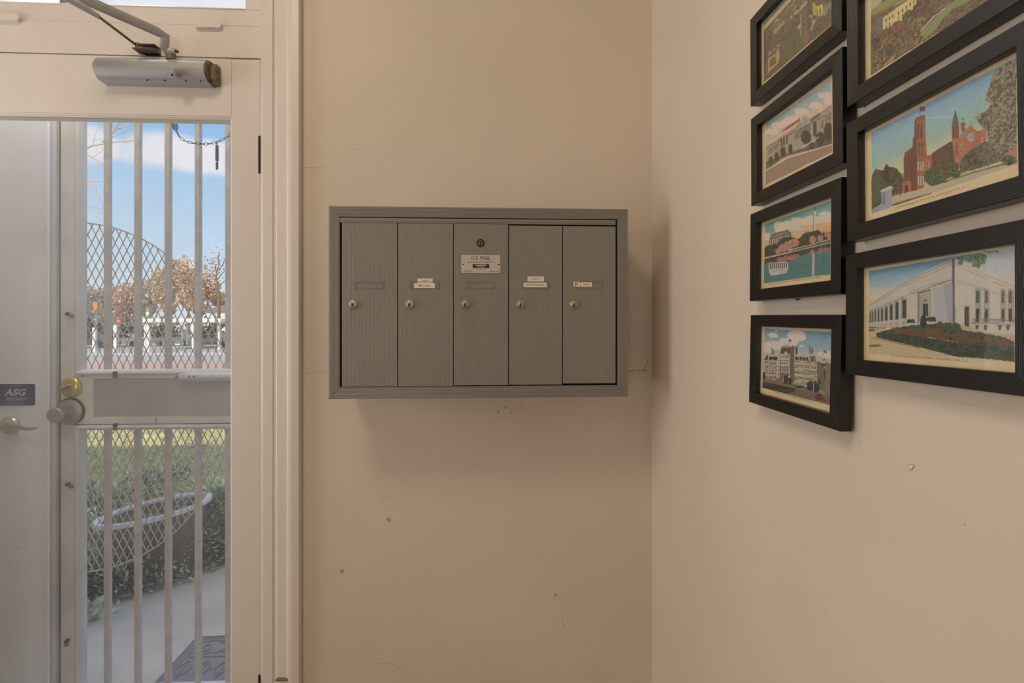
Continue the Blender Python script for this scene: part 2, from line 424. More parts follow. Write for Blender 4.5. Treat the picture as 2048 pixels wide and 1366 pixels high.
# main arm: rises from the pinion, bends, then runs out to the elbow above the frame
A0 = Vector((PX_ + .012, 1.414, zt_ + .016)); A1 = Vector((PX_ - .008, 1.410, zt_ + .018)); A2 = PA(330, 73, 1.395); A3 = PA(312, 62, 1.378); A4 = Vector((-1.051, 1.229, CZ + .800))
MB().tube([A0, A1, (A1 + A2) / 2 + Vector((-.004, 0, -.008)), A2, A3, A4], [.0125, .0125, .012, .0125, .0125, .0135], 8, flat=.34, up=(.6, -.7, -.5)).build('main_arm', m_alu, dc)
MB().cyl(A0 + Vector((.002, 0, .003)), A0 + Vector((.002, 0, .007)), .007, n=6).build('arm_nut', m_alud, dc)
MB().cyl(A4 + Vector((0, 0, -.012)), A4 + Vector((0, 0, .010)), .010, n=20).build('elbow_pivot', m_alud, dc, smooth=True)
B0 = PA(275, 92, 1.418)
Bm = PA(197, 33, 1.29)
dirv = (A4 - Bm)
MB().tube([B0, Bm], .0034, 10).build('forearm_rod', m_alud, dc, smooth=True)
MB().tube([Bm + (B0 - Bm) * .02, Bm + dirv * .25, A4 + Vector((0, 0, -.008))], [.0055, .0085, .010], 10, flat=.45, up=(.6, -.7, -.5)).build('forearm', m_alu, dc)
br = MB()
xb0, xb1 = XA(272, 1.42), XA(316, 1.43); zbk = ZA(290, 97, 1.425)
br.box(xb0, xb1, 1.424, 1.4275, zbk - .010, zbk - .007, 0).box(xb0 + .01, xb1, 1.432, DF + .004, zbk - .010, zbk + .010)
br.box(xb0 - .002, xb1, 1.405, 1.440, zbk - .010, zbk - .0075, 0, .0006).box(xb0 + .004, xb1, 1.415, 1.440, zbk + .0065, zbk + .009, 0, .0006)
br.cyl((xb0 + .006, 1.417, zbk - .011), (xb0 + .006, 1.417, zbk + .010), .0055, n=14)
br.build('bracket', m_alud, dc)

# ------------------------------------------------------------------ mailbox
MY = 1.2697
m_mail = mat('mailbox_grey', (145, 138, 129), .48, metal=.15, var=.02, vscale=12, bump=.06, bscale=500)
m_mailf = mat('mailbox_trim_grey', (141, 136, 129), .46, metal=.15, var=.02, vscale=12)
m_mdark = mat('mailbox_gap', (18, 15, 12), .9)
m_nickel = mat('lock_nickel', (188, 174, 148), .32, metal=.8, var=.06, vscale=200)
m_nickd = mat('lock_shadow', (44, 36, 28), .6, metal=.2)
m_label = mat('label_paper', (240, 230, 214), .6)
m_ink = mat('label_ink', (34, 30, 28), .7)
m_plate = mat('plate_silver', (206, 196, 182), .45, metal=.15)
xl, xrr = XA(657.5, MY), XA(1255.5, MY)
zt = CZ + .2850; zb = CZ - .1975
mb = thing('mailbox', ((xl + xrr) / 2, DY, (zt + zb) / 2), 'grey metal wall mailbox with five ribbed doors hung left of the corner', 'mailbox')
w = .0262
# ribbed, mitred trim frame: a profile swept round the rectangle
def sweep_rect(b, x0, x1, z0, z1, prof, mis=(0, 0, 0, 0)):
    cs = [(x0, z0, 1, 1), (x1, z0, -1, 1), (x1, z1, -1, -1), (x0, z1, 1, -1)]
    rings = [[(cx + sx * d, y, cz + sz * d) for d, y in prof] for cx, cz, sx, sz in cs]
    n = len(prof)
    for k in range(4):
        A, B_ = rings[k], rings[(k + 1) % 4]
        b.add(A + B_, [(i, (i + 1) % n, n + (i + 1) % n, n + i) for i in range(n)], mis[k])
pr = [(0, MY + .018), (0, MY)]
nr = 7
for i in range(nr):
    a0 = .0016 + i * (w - .003) / nr; st = (w - .003) / nr
    pr += [(a0, MY), (a0 + st * .3, MY - .0007), (a0 + st * .7, MY - .0007), (a0 + st, MY)]
pr += [(w, MY), (w, MY + .018)]
b = MB(); sweep_rect(b, xl, xrr, zb, zt, pr); b.build('trim_frame', m_mailf, mb)
# mitre joints
b = MB()
for (cx, cz, sx, sz) in ((xl, zb, 1, 1), (xrr, zb, -1, 1), (xrr, zt, -1, -1), (xl, zt, 1, -1)):
    MB().tube([(cx + sx * .0005, MY - .0004, cz + sz * .0005), (cx + sx * w, MY - .0004, cz + sz * w)], .0005, 4).build('mitre_joint', mat('mitre_line', (92, 86, 78), .7), mb)
MB().box(xl + .014, xrr - .014, MY + .0175, DY - .001, zb + .014, zt - .014).build('body', m_mail, mb)
xi0, xi1, zi0, zi1 = xl + w, xrr - w, zb + w, zt - w
MB().box(xi0, xi1, MY + .013, MY + .0172, zi0, zi1).build('back_panel', m_mdark, mb)
# header strip and sill
hz0 = ZA(960, 447.5, MY); hz1 = ZA(960, 437.5, MY)
hb = MB(); hb.box(xi0 + .0005, XA(1231.5, MY), MY + .001, MY + .012, hz0, hz1, 0, .0008)
hb.box(xi0 + .0005, XA(1231.5, MY), MY - .0002, MY + .004, hz0 + .0045, hz0 + .0065)
hb.build('header_strip', m_mailf, mb)
sl = MB().box(xi0, xi1, MY + .0015, MY + .012, zi0, zi0 + .0035, 0, .0008)
sl.build('sill_strip', m_mailf, mb)
edges = [682.5, 795, 907, 1017, 1125.5, 1232]
tops = [448, 448, 448, 450.5, 450.5]; bots = [771.5, 771.5, 770.5, 770, 768]
slots = [(711, 767), (822, 878), (934, 988), (1046, 1097), (1150, 1205)]
locks = [706, 819, 930, 1040.5, 1147.5]
MT = lambda x, z, y: Matrix.Translation((x, y, z)) @ Matrix.Rotation(math.pi / 2, 4, 'X')
def flat_label(b, px0, px1, py0, py1, y, th=.0006, mi=0):
    b.box(XA(px0, y), XA(px1, y), y - th, y + .0004, ZA(px0, py1, y), ZA(px0, py0, y), mi)
for i in range(5):
    xa = XA(edges[i] + 1.1, MY); xb = XA(edges[i + 1] - .6, MY)
    z1 = ZA(960, tops[i], MY); z0 = ZA(960, bots[i], MY)
    n = 40; st = (xb - xa - .003) / n; yy = MY + (.0012 if i % 2 else .0006)
    if i == 2: yy = MY + .0004
    p_ = [(xa, yy + .010), (xa, yy + .0006), (xa + .0008, yy)]
    for k in range(n):
        a0 = xa + .0015 + k * st
        p_ += [(a0 + st * .1, yy), (a0 + st * .38, yy - .00038), (a0 + st * .62, yy - .00038), (a0 + st * .9, yy)]
    p_ += [(xb - .0008, yy), (xb, yy + .0006), (xb, yy + .010)]
    top = MB(); m_ = len(p_)
    vv = [(x_, y_, z0) for x_, y_ in p_] + [(x_, y_, z1) for x_, y_ in p_]
    top.add(vv, [(k, k + 1, m_ + k + 1, m_ + k) for k in range(m_ - 1)])
    top.box(xa + .0001, xb - .0001, yy + .0008, yy + .009, z0, z1)
    dr = top.build('mailbox_door', m_mail, mb)
    # card slot: thin raised rim round a ribbed window
    s0, s1 = slots[i]; sa, sb2 = XA(s0, MY), XA(s1, MY); za, zb2 = ZA(s0, 577, MY), ZA(s0, 563.5, MY)
    s_ = MB(); t_ = .0011; y0_ = yy - .0016
    s_.box(sa, sb2, y0_, yy + .0002, zb2 - t_, zb2).box(sa, sb2, y0_, yy + .0002, za, za + t_).box(sa, sa + t_, y0_, yy + .0002, za, zb2).box(sb2 - t_, sb2, y0_, yy + .0002, za, zb2)
    s_.build('card_slot', m_mailf, dr)
    # cam lock
    lx = XA(locks[i], MY); lz = ZA(locks[i], 608, MY); R_ = .0114
    lk = MB().lathe([(R_, .0), (R_, -.0028), (R_ * .93, -.0042), (R_ * .78, -.0046), (R_ * .74, -.0036), (R_ * .62, -.0036), (.0068, -.0060), (.0060, -.0066), (.0001, -.0066)], (lx, yy - .0003, lz), (0, 1, 0), 28)
    lk.prism([(lx - .0016, lz - .0078), (lx + .0016, lz - .0078), (lx + .0022, lz - .003), (lx + .0010, lz + .0018), (lx - .0012, lz + .0018), (lx - .002, lz - .003)], yy - .0075, yy - .0058, 'y', 1)
    lk.build('lock', [m_nickel, m_nickd], dr, smooth=True)
    lb = None
    if i == 1:
        lb = [((835, 865.5, 557, 566.5), 'APT 2', .0052), ((828, 870, 566.5, 576.5), 'MAI / CHAU', .0056)]
    if i == 3:
        lb = [((1055, 1088, 553, 563), 'UNIT 4', .0056), ((1046.5, 1094, 565, 574.5), 'LIN / GOTTSCHALK', .0052)]
    if i == 4:
        lb = [((1147, 1160, 563, 573.5), '#5', .0068), ((1161, 1184, 563.5, 573.5), 'Leon', .0074)]
    if lb:
        for (q0, q1, r0, r1), tx, sz in lb:
            y_ = yy - .0010; b = MB(); flat_label(b, q0, q1, r0, r1, y_)
            xc = (XA(q0, y_) + XA(q1, y_)) / 2; zc = (ZA(q0, r0, y_) + ZA(q0, r1, y_)) / 2
            b.text(tx, sz, MT(xc, zc, y_ - .0007), 1, sx=.98, bold=.012)
            b.build('name_label', [m_label, m_ink], dr)
    if i == 2:
        y_ = yy - .0008; b = MB()
        X0, X1, Z0, Z1 = XA(922.5, y_), XA(1000.5, y_), ZA(960, 546, y_), ZA(960, 510, y_); r = .003
        pts = []
        for cx, cz, a0 in ((X1 - r, Z1 - r, 0), (X0 + r, Z1 - r, 90), (X0 + r, Z0 + r, 180), (X1 - r, Z0 + r, 270)):
            for k in range(5):
                a = math.radians(a0 + 22.5 * k); pts.append((cx + r * math.cos(a), cz + r * math.sin(a)))
        b.prism(pts, y_ - .0006, y_ + .0003, 'y', 0)
        xc = (X0 + X1) / 2; yt = y_ - .0008
        def T(s_, px, py, sz, mi=1, sx=.95, al='CENTER', bo=0.0): b.text(s_, sz, MT(XA(px, y_), ZA(960, py, y_), yt), mi, sx=sx, align=al, bold=bo)
        T('U.S. MAIL', 961.5, 516.5, .0142, sx=.86)
        T('Approved by the U.S. Postal Service', 961.5, 524.3, .0052, sx=.86)
        b.box(XA(945.5, y_), XA(978.5, y_), y_ - .0009, y_, ZA(960, 536, y_), ZA(960, 528.3, y_), 1)
        yt = y_ - .0011
        T('SALSBURY', 962, 531.3, .0052, 2, sx=1.2, bo=.03); T('INDUSTRIES', 962, 534.6, .0026, 2, sx=1.2)
        yt = y_ - .0008
        T('www.mailboxes.com', 962, 538.6, .0024, sx=1.2)
        T('USPS STD 4B+', 927, 542.5, .0042, sx=.9, al='LEFT'); T('mailboxes.com', 997, 542.5, .0042, sx=.95, al='RIGHT')
        b.prism([(XA(p, y_), ZA(960, q_, y_)) for p, q_ in ((924.5, 529.5), (928.5, 526.5), (928, 530.5))], y_ - .0009, y_, 'y', 1)
        b.prism([(XA(p, y_), ZA(960, q_, y_)) for p, q_ in ((994.5, 530), (998.5, 526.5), (999, 530.5))], y_ - .0009, y_, 'y', 1)
        b.build('mail_plate', [m_plate, m_ink, m_label], dr)
        lx, lz = XA(961, MY), ZA(961, 486, MY)
        lk = MB().lathe([(.0098, .0), (.0098, -.0022), (.0088, -.0028), (.0078, -.0012), (.0001, -.0012)], (lx, yy - .0002, lz), (0, 1, 0), 26, mi=0)
        lk.cyl((lx, yy - .0010, lz), (lx, yy - .0022, lz), .0068, n=24, mi=1)
        lk.prism([(lx - .0007, lz - .0055), (lx + .0010, lz - .0055), (lx + .0014, lz - .001), (lx + .0004, lz + .001), (lx + .0008, lz + .0048), (lx - .0008, lz + .0048), (lx - .0004, lz), (lx - .001, lz - .002)], yy - .0026, yy - .0020, 'y', 2)
        lk.build('master_lock', [mat('lock_ring_black', (26, 22, 18), .5), mat('lock_bronze', (112, 98, 78), .4, metal=.6), m_nickd], dr)
#@@PART2
# ------------------------------------------------------------------ framed postcards on the right wall
m_fv = mat('frame_black', (15, 11, 9), .34, var=.25, vscale=30, stretch=(14, 1, 1), bump=.25, bscale=60, spec=.55)
m_fh = mat('frame_black_rail', (16, 12, 10), .34, var=.25, vscale=30, stretch=(1, 14, 1), bump=.25, bscale=60, spec=.55)
m_board = mat('frame_backing', (60, 48, 38), .8)
m_print = bpy.data.materials.new('postcard_print'); m_print.use_nodes = True
_n = m_print.node_tree.nodes; _at = _n.new('ShaderNodeAttribute'); _at.attribute_name = 'Col'
m_print.node_tree.links.new(_at.outputs['Color'], _n['Principled BSDF'].inputs['Base Color']); _n['Principled BSDF'].inputs['Roughness'].default_value = .55
m_cap = mat('caption_ink', (150, 104, 70), .7)
g_frame = glass_mat('frame_glass', .012, 1.0, dscale=30)
_tab = rng.random((256, 256))
def vnoise(x, y):
    xi = np.floor(x).astype(int); yi = np.floor(y).astype(int); fx = x - xi; fy = y - yi
    fx = fx * fx * (3 - 2 * fx); fy = fy * fy * (3 - 2 * fy); g = lambda a, b: _tab[a & 255, b & 255]
    return (g(xi, yi) * (1 - fx) + g(xi + 1, yi) * fx) * (1 - fy) + (g(xi, yi + 1) * (1 - fx) + g(xi + 1, yi + 1) * fx) * fy
def fnoise(x, y, o=4):
    s = 0; a = .5; t = 0
    for i in range(o): s = s + a * vnoise(x * 2 ** i + 17 * i, y * 2 ** i + 5 * i); t += a; a *= .55
    return s / t - .5
OW, OH, FW, FT = .2245, .1518, .0192, .0175
IW, IH = OW - 2 * FW, OH - 2 * FW
SO = .003
class Card:
    def __init__(s, M, ox, oy, sc, W, H):
        s.W, s.H = W, H; s.ox, s.oy, s.sc = ox, oy, sc
        u = np.linspace(-IW / 2 - .0015, IW / 2 + .0015, W); v = np.linspace(-IH / 2 - .0015, IH / 2 + .0015, H)
        s.U, s.V = [a.ravel() for a in np.meshgrid(u, v)]
        P = np.stack([s.U, s.V, np.full(s.U.size, FT - .0095), np.ones(s.U.size)], 1) @ np.array(M).T
        z = P[:, 0] * math.sin(TH) + P[:, 1] * math.cos(TH); x = P[:, 0] * math.cos(TH) - P[:, 1] * math.sin(TH)
        s.X = ((1024 + FPX * x / z) - ox) * sc; s.Y = ((HZ - FPX * (P[:, 2] - CZ) / z) - oy) * sc
        s.nu = s.U * 1000; s.nv = s.V * 1000
        s.c = np.zeros((s.U.size, 3)); s.c[:] = (228, 203, 150)
        s.c += (fnoise(s.nu * .08, s.nv * .08) * 16)[:, None]
        ed = np.minimum(IW / 2 - np.abs(s.U), IH / 2 - np.abs(s.V)) * 1000
        s.c += (np.clip(1 - ed / 2.0, 0, 1) * -12)[:, None]
    def mask(s, pts, jit=0, js=.25):
        pts = np.array(pts, float); X, Y = s.X, s.Y
        if jit: X = X + fnoise(s.nu * js + 9, s.nv * js) * 2 * jit; Y = Y + fnoise(s.nu * js, s.nv * js + 31) * 2 * jit
        m = np.zeros(X.size, bool); bb = (X >= pts[:, 0].min()) & (X <= pts[:, 0].max()) & (Y >= pts[:, 1].min()) & (Y <= pts[:, 1].max())
        xi, yi = X[bb], Y[bb]; r = np.zeros(xi.size, bool); n = len(pts)
        for i in range(n):
            x0, y0 = pts[i]; x1, y1 = pts[(i + 1) % n]
            if y0 == y1: continue
            cnd = ((yi < y0) != (yi < y1)) & (xi < (x1 - x0) * (yi - y0) / (y1 - y0) + x0); r ^= cnd
        m[bb] = r
        return m
    def fill(s, m, col, amp=8, ns=.5, col2=None, clip=None, thr=0.0, a=1.0):
        if clip is not None: m = m & clip
        n = fnoise(s.nu * ns, s.nv * ns)[m]
        if amp >= 11: n = n * .75 + fnoise(s.nu * ns * 2.7 + 40, s.nv * ns * 2.7, 3)[m] * 1.1
        c = np.array(col, float) + (n * 2 * amp)[:, None]
        if col2 is not None:
            k = np.clip((n - thr) * 9 + .5, 0, 1)[:, None]; c = c * (1 - k) + (np.array(col2, float) + (n * amp)[:, None]) * k
        s.c[m] = s.c[m] * (1 - a) + c * a
    def p(s, pts, col, jit=0, js=.5, **k): s.fill(s.mask(pts, jit, js), col, clip=s.img, **k)
    def r(s, x0, y0, x1, y1, col, **k): s.p([(x0, y0), (x1, y0), (x1, y1), (x0, y1)], col, **k)
    def e(s, x, y, rx, ry, col, jit=0, js=.6, **k):
        X, Y = s.X, s.Y
        if jit: X = X + fnoise(s.nu * js + 9, s.nv * js) * 2 * jit; Y = Y + fnoise(s.nu * js, s.nv * js + 31) * 2 * jit
        s.fill(((X - x) / rx) ** 2 + ((Y - y) / ry) ** 2 < 1, col, clip=s.img, **k)
    def ln(s, x0, y0, x1, y1, w, col, **k):
        d = math.hypot(x1 - x0, y1 - y0); nx, ny = -(y1 - y0) / d * w / 2, (x1 - x0) / d * w / 2
        s.p([(x0 + nx, y0 + ny), (x1 + nx, y1 + ny), (x1 - nx, y1 - ny), (x0 - nx, y0 - ny)], col, amp=3, **k)
    def image(s, quad, stops, sky_lo=None):
        s.img = np.ones(s.U.size, bool); s.img = s.mask(quad)
        # position down the picture, from the quad's top edge to its bottom edge
        (a, b, c_, d) = [np.array(q, float) for q in quad]
        t = (s.X - a[0]) / (b[0] - a[0]); yt = a[1] + (b[1] - a[1]) * t; yb_ = d[1] + (c_[1] - d[1]) * t
        s.t = (s.Y - yt) / (yb_ - yt); s.s = t
        cols = np.stack([np.interp(s.t, [q[0] for q in stops], [q[1][k] for q in stops]) for k in range(3)], 1)
        cols += (fnoise(s.nu * .12, s.nv * .3) * 14)[:, None] + (fnoise(s.nu * 1.1, s.nv * 1.1, 2) * 8)[:, None]
        s.c[s.img] = cols[s.img]
    def q(s, a, b): # point at fractions of the picture (right, down), in crop pixels
        (A, B, C_, D) = s.quad
        x = A[0] + (B[0] - A[0]) * a; y0 = A[1] + (B[1] - A[1]) * a; y1 = D[1] + (C_[1] - D[1]) * a
        return (x, y0 + (y1 - y0) * b)
    def begin(s, quad, stops): s.quad = quad; s.image(quad, stops)
    def colors(s):
        g_ = s.c.mean(1, keepdims=True); s.c = g_ + (s.c - g_) * .88
        s.c += (fnoise(s.nu * 1.6, s.nv * 1.6, 2) * 16 * s.img)[:, None]
        c = np.clip(s.c, 0, 255) / 255; l = np.where(c <= .04045, c / 12.92, ((c + .055) / 1.055) ** 2.4)
        l = np.clip(l * np.array([1.10, 1.13, 1.22]), 0, .86)
        return l

def paint_aerial(k):
    k.begin([(178, 300), (1078, -720), (1078, 300), (183, 1072)], [(0, (110, 158, 165)), (.06, (190, 180, 130)), (.13, (222, 178, 112)), (.2, (120, 100, 60)), (1, (110, 92, 62))])
    q = k.q
    k.p([q(0, .13), q(1, .13), q(1, 1), q(0, 1)], (86, 74, 48), amp=22, ns=.6, col2=(120, 104, 66))
    for i in range(9):
        y = .2 + i * .045; k.p([q(.1 + .02 * i, y), q(1, y + .01), q(1, y + .02), q(.1, y + .017)], (150 - 6 * i, 140 - 6 * i, 92), amp=12)
    for i in range(34):
        a = random.uniform(.12, .95); y = random.uniform(.17, .34); k.p([q(a, y), q(a + .035, y), q(a + .035, y + .02), q(a, y + .02)], random.choice([(190, 178, 150), (160, 140, 116), (110, 90, 66)]), amp=8)
    k.p([(390, 610), (640, 370), (680, 480), (690, 560), (400, 700)], (104, 98, 58), amp=8)
    k.p([(655, 190), (668, 180), (672, 480), (655, 450)], (176, 168, 140), jit=6)
    k.p([(690, 110), (715, 110), (770, 500), (740, 560), (700, 560)], (140, 104, 74), amp=10)
    k.p([(235, 760), (345, 690), (375, 810), (230, 960)], (196, 158, 94)); k.p([(258, 780), (330, 720), (340, 820), (255, 890)], (96, 100, 62), amp=6)
    k.p([(340, 600), (385, 570), (380, 800), (350, 800)], (190, 152, 92), amp=8)
    k.p([(225, 690), (330, 620), (320, 660), (240, 730)], (150, 140, 130), amp=26, ns=1.2)
    k.p([(810, 30), (870, 70), (868, 210), (820, 190)], (196, 176, 80)); k.p([(868, 85), (945, 50), (948, 200), (890, 210)], (214, 192, 84))
    for x in (900, 925): k.p([(x, 110), (x + 12, 104), (x + 12, 190), (x, 196)], (96, 74, 36))
    k.p([(950, 90), (1078, 30), (1078, 80), (990, 210), (955, 205)], (150, 140, 124), amp=34, ns=1.1)
    k.p([(765, 200), (800, 180), (830, 250), (870, 230), (830, 330), (800, 400), (790, 350), (815, 290)], (186, 172, 140), jit=8)
    k.p([(300, 400), (450, 260), (450, 310), (310, 450)], (170, 156, 128), jit=10, amp=26, ns=1.2)
    k.p([(520, 220), (740, 0), (750, 40), (530, 260)], (176, 164, 140), jit=10, amp=26, ns=1.2)
    for i in range(150):
        a, y = random.uniform(.02, 1), random.uniform(.36, .97); x_, y_ = q(a, y); k.e(x_, y_, random.uniform(6, 26), random.uniform(6, 22), random.choice([(70, 60, 38), (96, 84, 52), (126, 108, 72), (60, 56, 36)]), jit=10, a=.6, amp=14)
    k.p([(235, 760), (345, 690), (375, 810), (230, 960)], (196, 158, 94), a=.8); k.p([(258, 780), (330, 720), (340, 820), (255, 890)], (96, 100, 62), amp=6)
    k.p([(655, 190), (668, 180), (672, 480), (655, 450)], (176, 168, 140), jit=6, a=.7); k.p([(610, 350), (655, 300), (660, 370), (625, 375)], (180, 170, 144), jit=8)
    k.p([(810, 30), (870, 70), (868, 210), (820, 190)], (196, 176, 80)); k.p([(868, 85), (945, 50), (948, 200), (890, 210)], (214, 192, 84)); k.r(905, 110, 925, 190, (110, 88, 44))
    for i in range(14):
        x = 960 + (i % 7) * 17; y = 70 + (i // 7) * 60 - (i % 7) * 12; k.r(x, y, x + 7, y + 44, (186, 176, 160) if i % 2 else (104, 94, 84))
def paint_station(k):
    k.begin([(138, 680), (697, 290), (700, 915), (135, 1195)], [(0, (150, 172, 170)), (.2, (168, 182, 172)), (.34, (228, 190, 150)), (.45, (224, 160, 112)), (1, (180, 150, 120))])
    q = k.q
    for x, y, rx, ry in [(240, 690, 60, 30), (190, 740, 60, 26), (440, 580, 62, 44), (360, 640, 70, 38), (300, 670, 50, 30), (640, 430, 60, 26), (560, 520, 60, 30), (670, 470, 40, 40)]: k.e(x, y, rx, ry, (226, 204, 182), jit=16, amp=12)
    k.p([(135, 880), (250, 800), (380, 720), (430, 640), (470, 600), (500, 610), (520, 640), (600, 580), (697, 510), (700, 860), (500, 900), (300, 950), (140, 1070)], (172, 158, 132), amp=12)
    k.p([(262, 750), (300, 710), (440, 610), (425, 650), (370, 690), (270, 748)], (168, 84, 52), amp=10)
    k.e(468, 630, 42, 44, (206, 196, 168), amp=5); k.e(470, 640, 30, 34, (178, 166, 138), amp=5)
    k.p([(520, 628), (600, 575), (600, 610), (520, 660)], (110, 100, 84)); k.ln(140, 870, 697, 575, 7, (92, 80, 64)); k.ln(240, 800, 697, 520, 4, (104, 92, 76))
    for i in range(13):
        x = 158 + i * 7.2; y = 905 - i * 5; k.r(x, y - 18, x + 3, y + 32, (84, 72, 56))
    for x, y, h in [(262, 835, 60), (283, 822, 66), (308, 808, 72)]: k.r(x, y - h / 2, x + 13, y + h / 2, (74, 64, 50)); k.e(x + 6.5, y - h / 2, 6.5, 8, (74, 64, 50))
    for i in range(9):
        x = 382 + i * 15.5; y = 788 - i * 10.3; k.r(x, y - 30, x + 8, y + 30, (78, 70, 56)); k.e(x + 4, y - 30, 4, 7, (78, 70, 56))
    k.r(540, 670, 568, 780, (66, 58, 46)); k.e(554, 672, 14, 20, (66, 58, 46))
    for x in (605, 618): k.r(x, 650 - (x - 605), x + 8, 710, (96, 88, 72))
    for i in range(7): k.r(640 + i * 8.5, 615 - i * 5, 644 + i * 8.5, 665 - i * 4, (84, 76, 60))
    k.p([(135, 1000), (260, 950), (480, 870), (700, 740), (700, 850), (480, 905), (300, 950), (138, 1065)], (98, 90, 64), jit=6, amp=20, ns=.7)
    for x, y, rx, ry in [(180, 990, 18, 40), (228, 955, 20, 42), (282, 915, 24, 46), (345, 885, 18, 42), (480, 790, 44, 60), (525, 860, 22, 30), (600, 800, 38, 60), (670, 740, 40, 80)]: k.e(x, y, rx, ry, (52, 54, 36), jit=8, amp=14)
    k.p([(430, 880), (590, 780), (580, 795), (440, 888)], (206, 196, 160)); k.p([(140, 1065), (320, 955), (500, 905), (700, 845), (700, 854), (500, 916), (330, 966), (140, 1074)], (222, 206, 172))
    k.p([(135, 1075), (330, 965), (500, 915), (700, 854), (700, 915), (135, 1195)], (160, 130, 100), amp=10, ns=.8)
def paint_pool(k):
    k.begin([(160, 515), (857, 268), (842, 1045), (145, 1140)], [(0, (106, 164, 152)), (.16, (130, 178, 164)), (.3, (214, 190, 150)), (.42, (232, 172, 96)), (.5, (232, 160, 80)), (.53, (88, 138, 132)), (.8, (76, 128, 126)), (1, (86, 132, 126))])
    for x, y, rx, ry in [(320, 560, 70, 50), (400, 540, 90, 60), (500, 520, 90, 70), (600, 500, 90, 60), (640, 470, 60, 50), (800, 440, 80, 60), (730, 470, 60, 40), (180, 650, 40, 40), (300, 520, 50, 30)]: k.e(x, y, rx, ry, (226, 208, 182), jit=22, amp=10)
    for x, y, rx, ry in [(640, 545, 120, 20), (800, 520, 60, 18)]: k.e(x, y, rx, ry, (236, 182, 110), jit=12)
    k.p([(222, 632), (225, 622), (408, 572), (410, 598), (430, 602), (430, 625), (205, 680), (205, 665)], (118, 106, 86), amp=6); k.p([(226, 640), (405, 590), (405, 612), (226, 660)], (152, 140, 114))
    k.p([(205, 680), (430, 622), (425, 690), (300, 700), (205, 770)], (76, 72, 58), amp=4)
    for i in range(10): x = 214 + i * 21; y = 678 - i * 5.6; k.p([(x, y), (x + 11, y - 3), (x + 11, y + 95 - i * 4), (x, y + 100 - i * 4)], (214, 206, 178), amp=4)
    k.p([(664, 595), (668, 370), (684, 335), (692, 370), (690, 590)], (212, 204, 182), amp=4); k.p([(668, 372), (684, 332), (692, 372)], (70, 62, 52)); k.r(664, 372, 670, 595, (150, 134, 110))
    k.p([(145, 770), (190, 740), (280, 720), (340, 660), (430, 650), (500, 680), (560, 620), (600, 600), (720, 580), (760, 610), (850, 600), (850, 690), (600, 740), (300, 830), (145, 870)], (58, 62, 36), jit=12, amp=22, ns=.5, col2=(90, 84, 46))
    for x, y, rx, ry in [(300, 800, 40, 30), (345, 770, 50, 40), (400, 740, 55, 42), (460, 715, 60, 40), (660, 680, 34, 42), (742, 665, 30, 36), (828, 640, 24, 34), (800, 625, 20, 25)]: k.e(x, y, rx, ry, (178, 110, 92), jit=10, amp=26, ns=.9, col2=(210, 158, 134))
    for x, h in [(160, 120), (186, 90)]: k.p([(x - 10, 850), (x, 850 - h), (x + 10, 850)], (60, 48, 26), jit=4)
    k.p([(145, 858), (400, 800), (600, 745), (850, 680), (850, 705), (600, 770), (400, 822), (145, 880)], (112, 110, 56)); k.p([(145, 874), (850, 708), (850, 714), (145, 882)], (214, 204, 168)); k.p([(400, 790), (600, 738), (850, 672), (850, 678), (600, 745), (400, 798)], (220, 206, 176))
    k.p([(145, 882), (850, 716), (850, 760), (700, 800), (560, 840), (480, 880), (380, 925), (180, 920), (145, 960)], (64, 60, 44), jit=8, amp=18, a=.85)
    for x, y, rx, ry in [(330, 890, 60, 24), (420, 870, 70, 28), (480, 850, 40, 22), (655, 815, 26, 34), (742, 790, 30, 26), (800, 780, 30, 20)]: k.e(x, y, rx, ry, (168, 96, 80), jit=8, amp=22, col2=(200, 140, 118), a=.9)
    k.p([(195, 920), (400, 910), (400, 990), (385, 1030), (218, 1060), (200, 1020)], (206, 200, 176), jit=3)
    for i in range(9): x = 208 + i * 21; k.p([(x, 925), (x + 10, 923), (x + 9, 985 - i * 1.5), (x + 4, 1000 - i * 1.5), (x, 988 - i * 1.5)], (56, 56, 44), amp=4)
    k.p([(655, 830), (680, 825), (674, 1066), (652, 1068)], (196, 194, 174), jit=3)
    for i in range(26):
        a = random.uniform(0, .8); b_ = random.uniform(.66, .98); A = k.q(a, b_); B = k.q(a + random.uniform(.06, .22), b_); k.ln(A[0], A[1], B[0], B[1], 5, random.choice([(60, 108, 108), (112, 158, 150)]), a=.5)
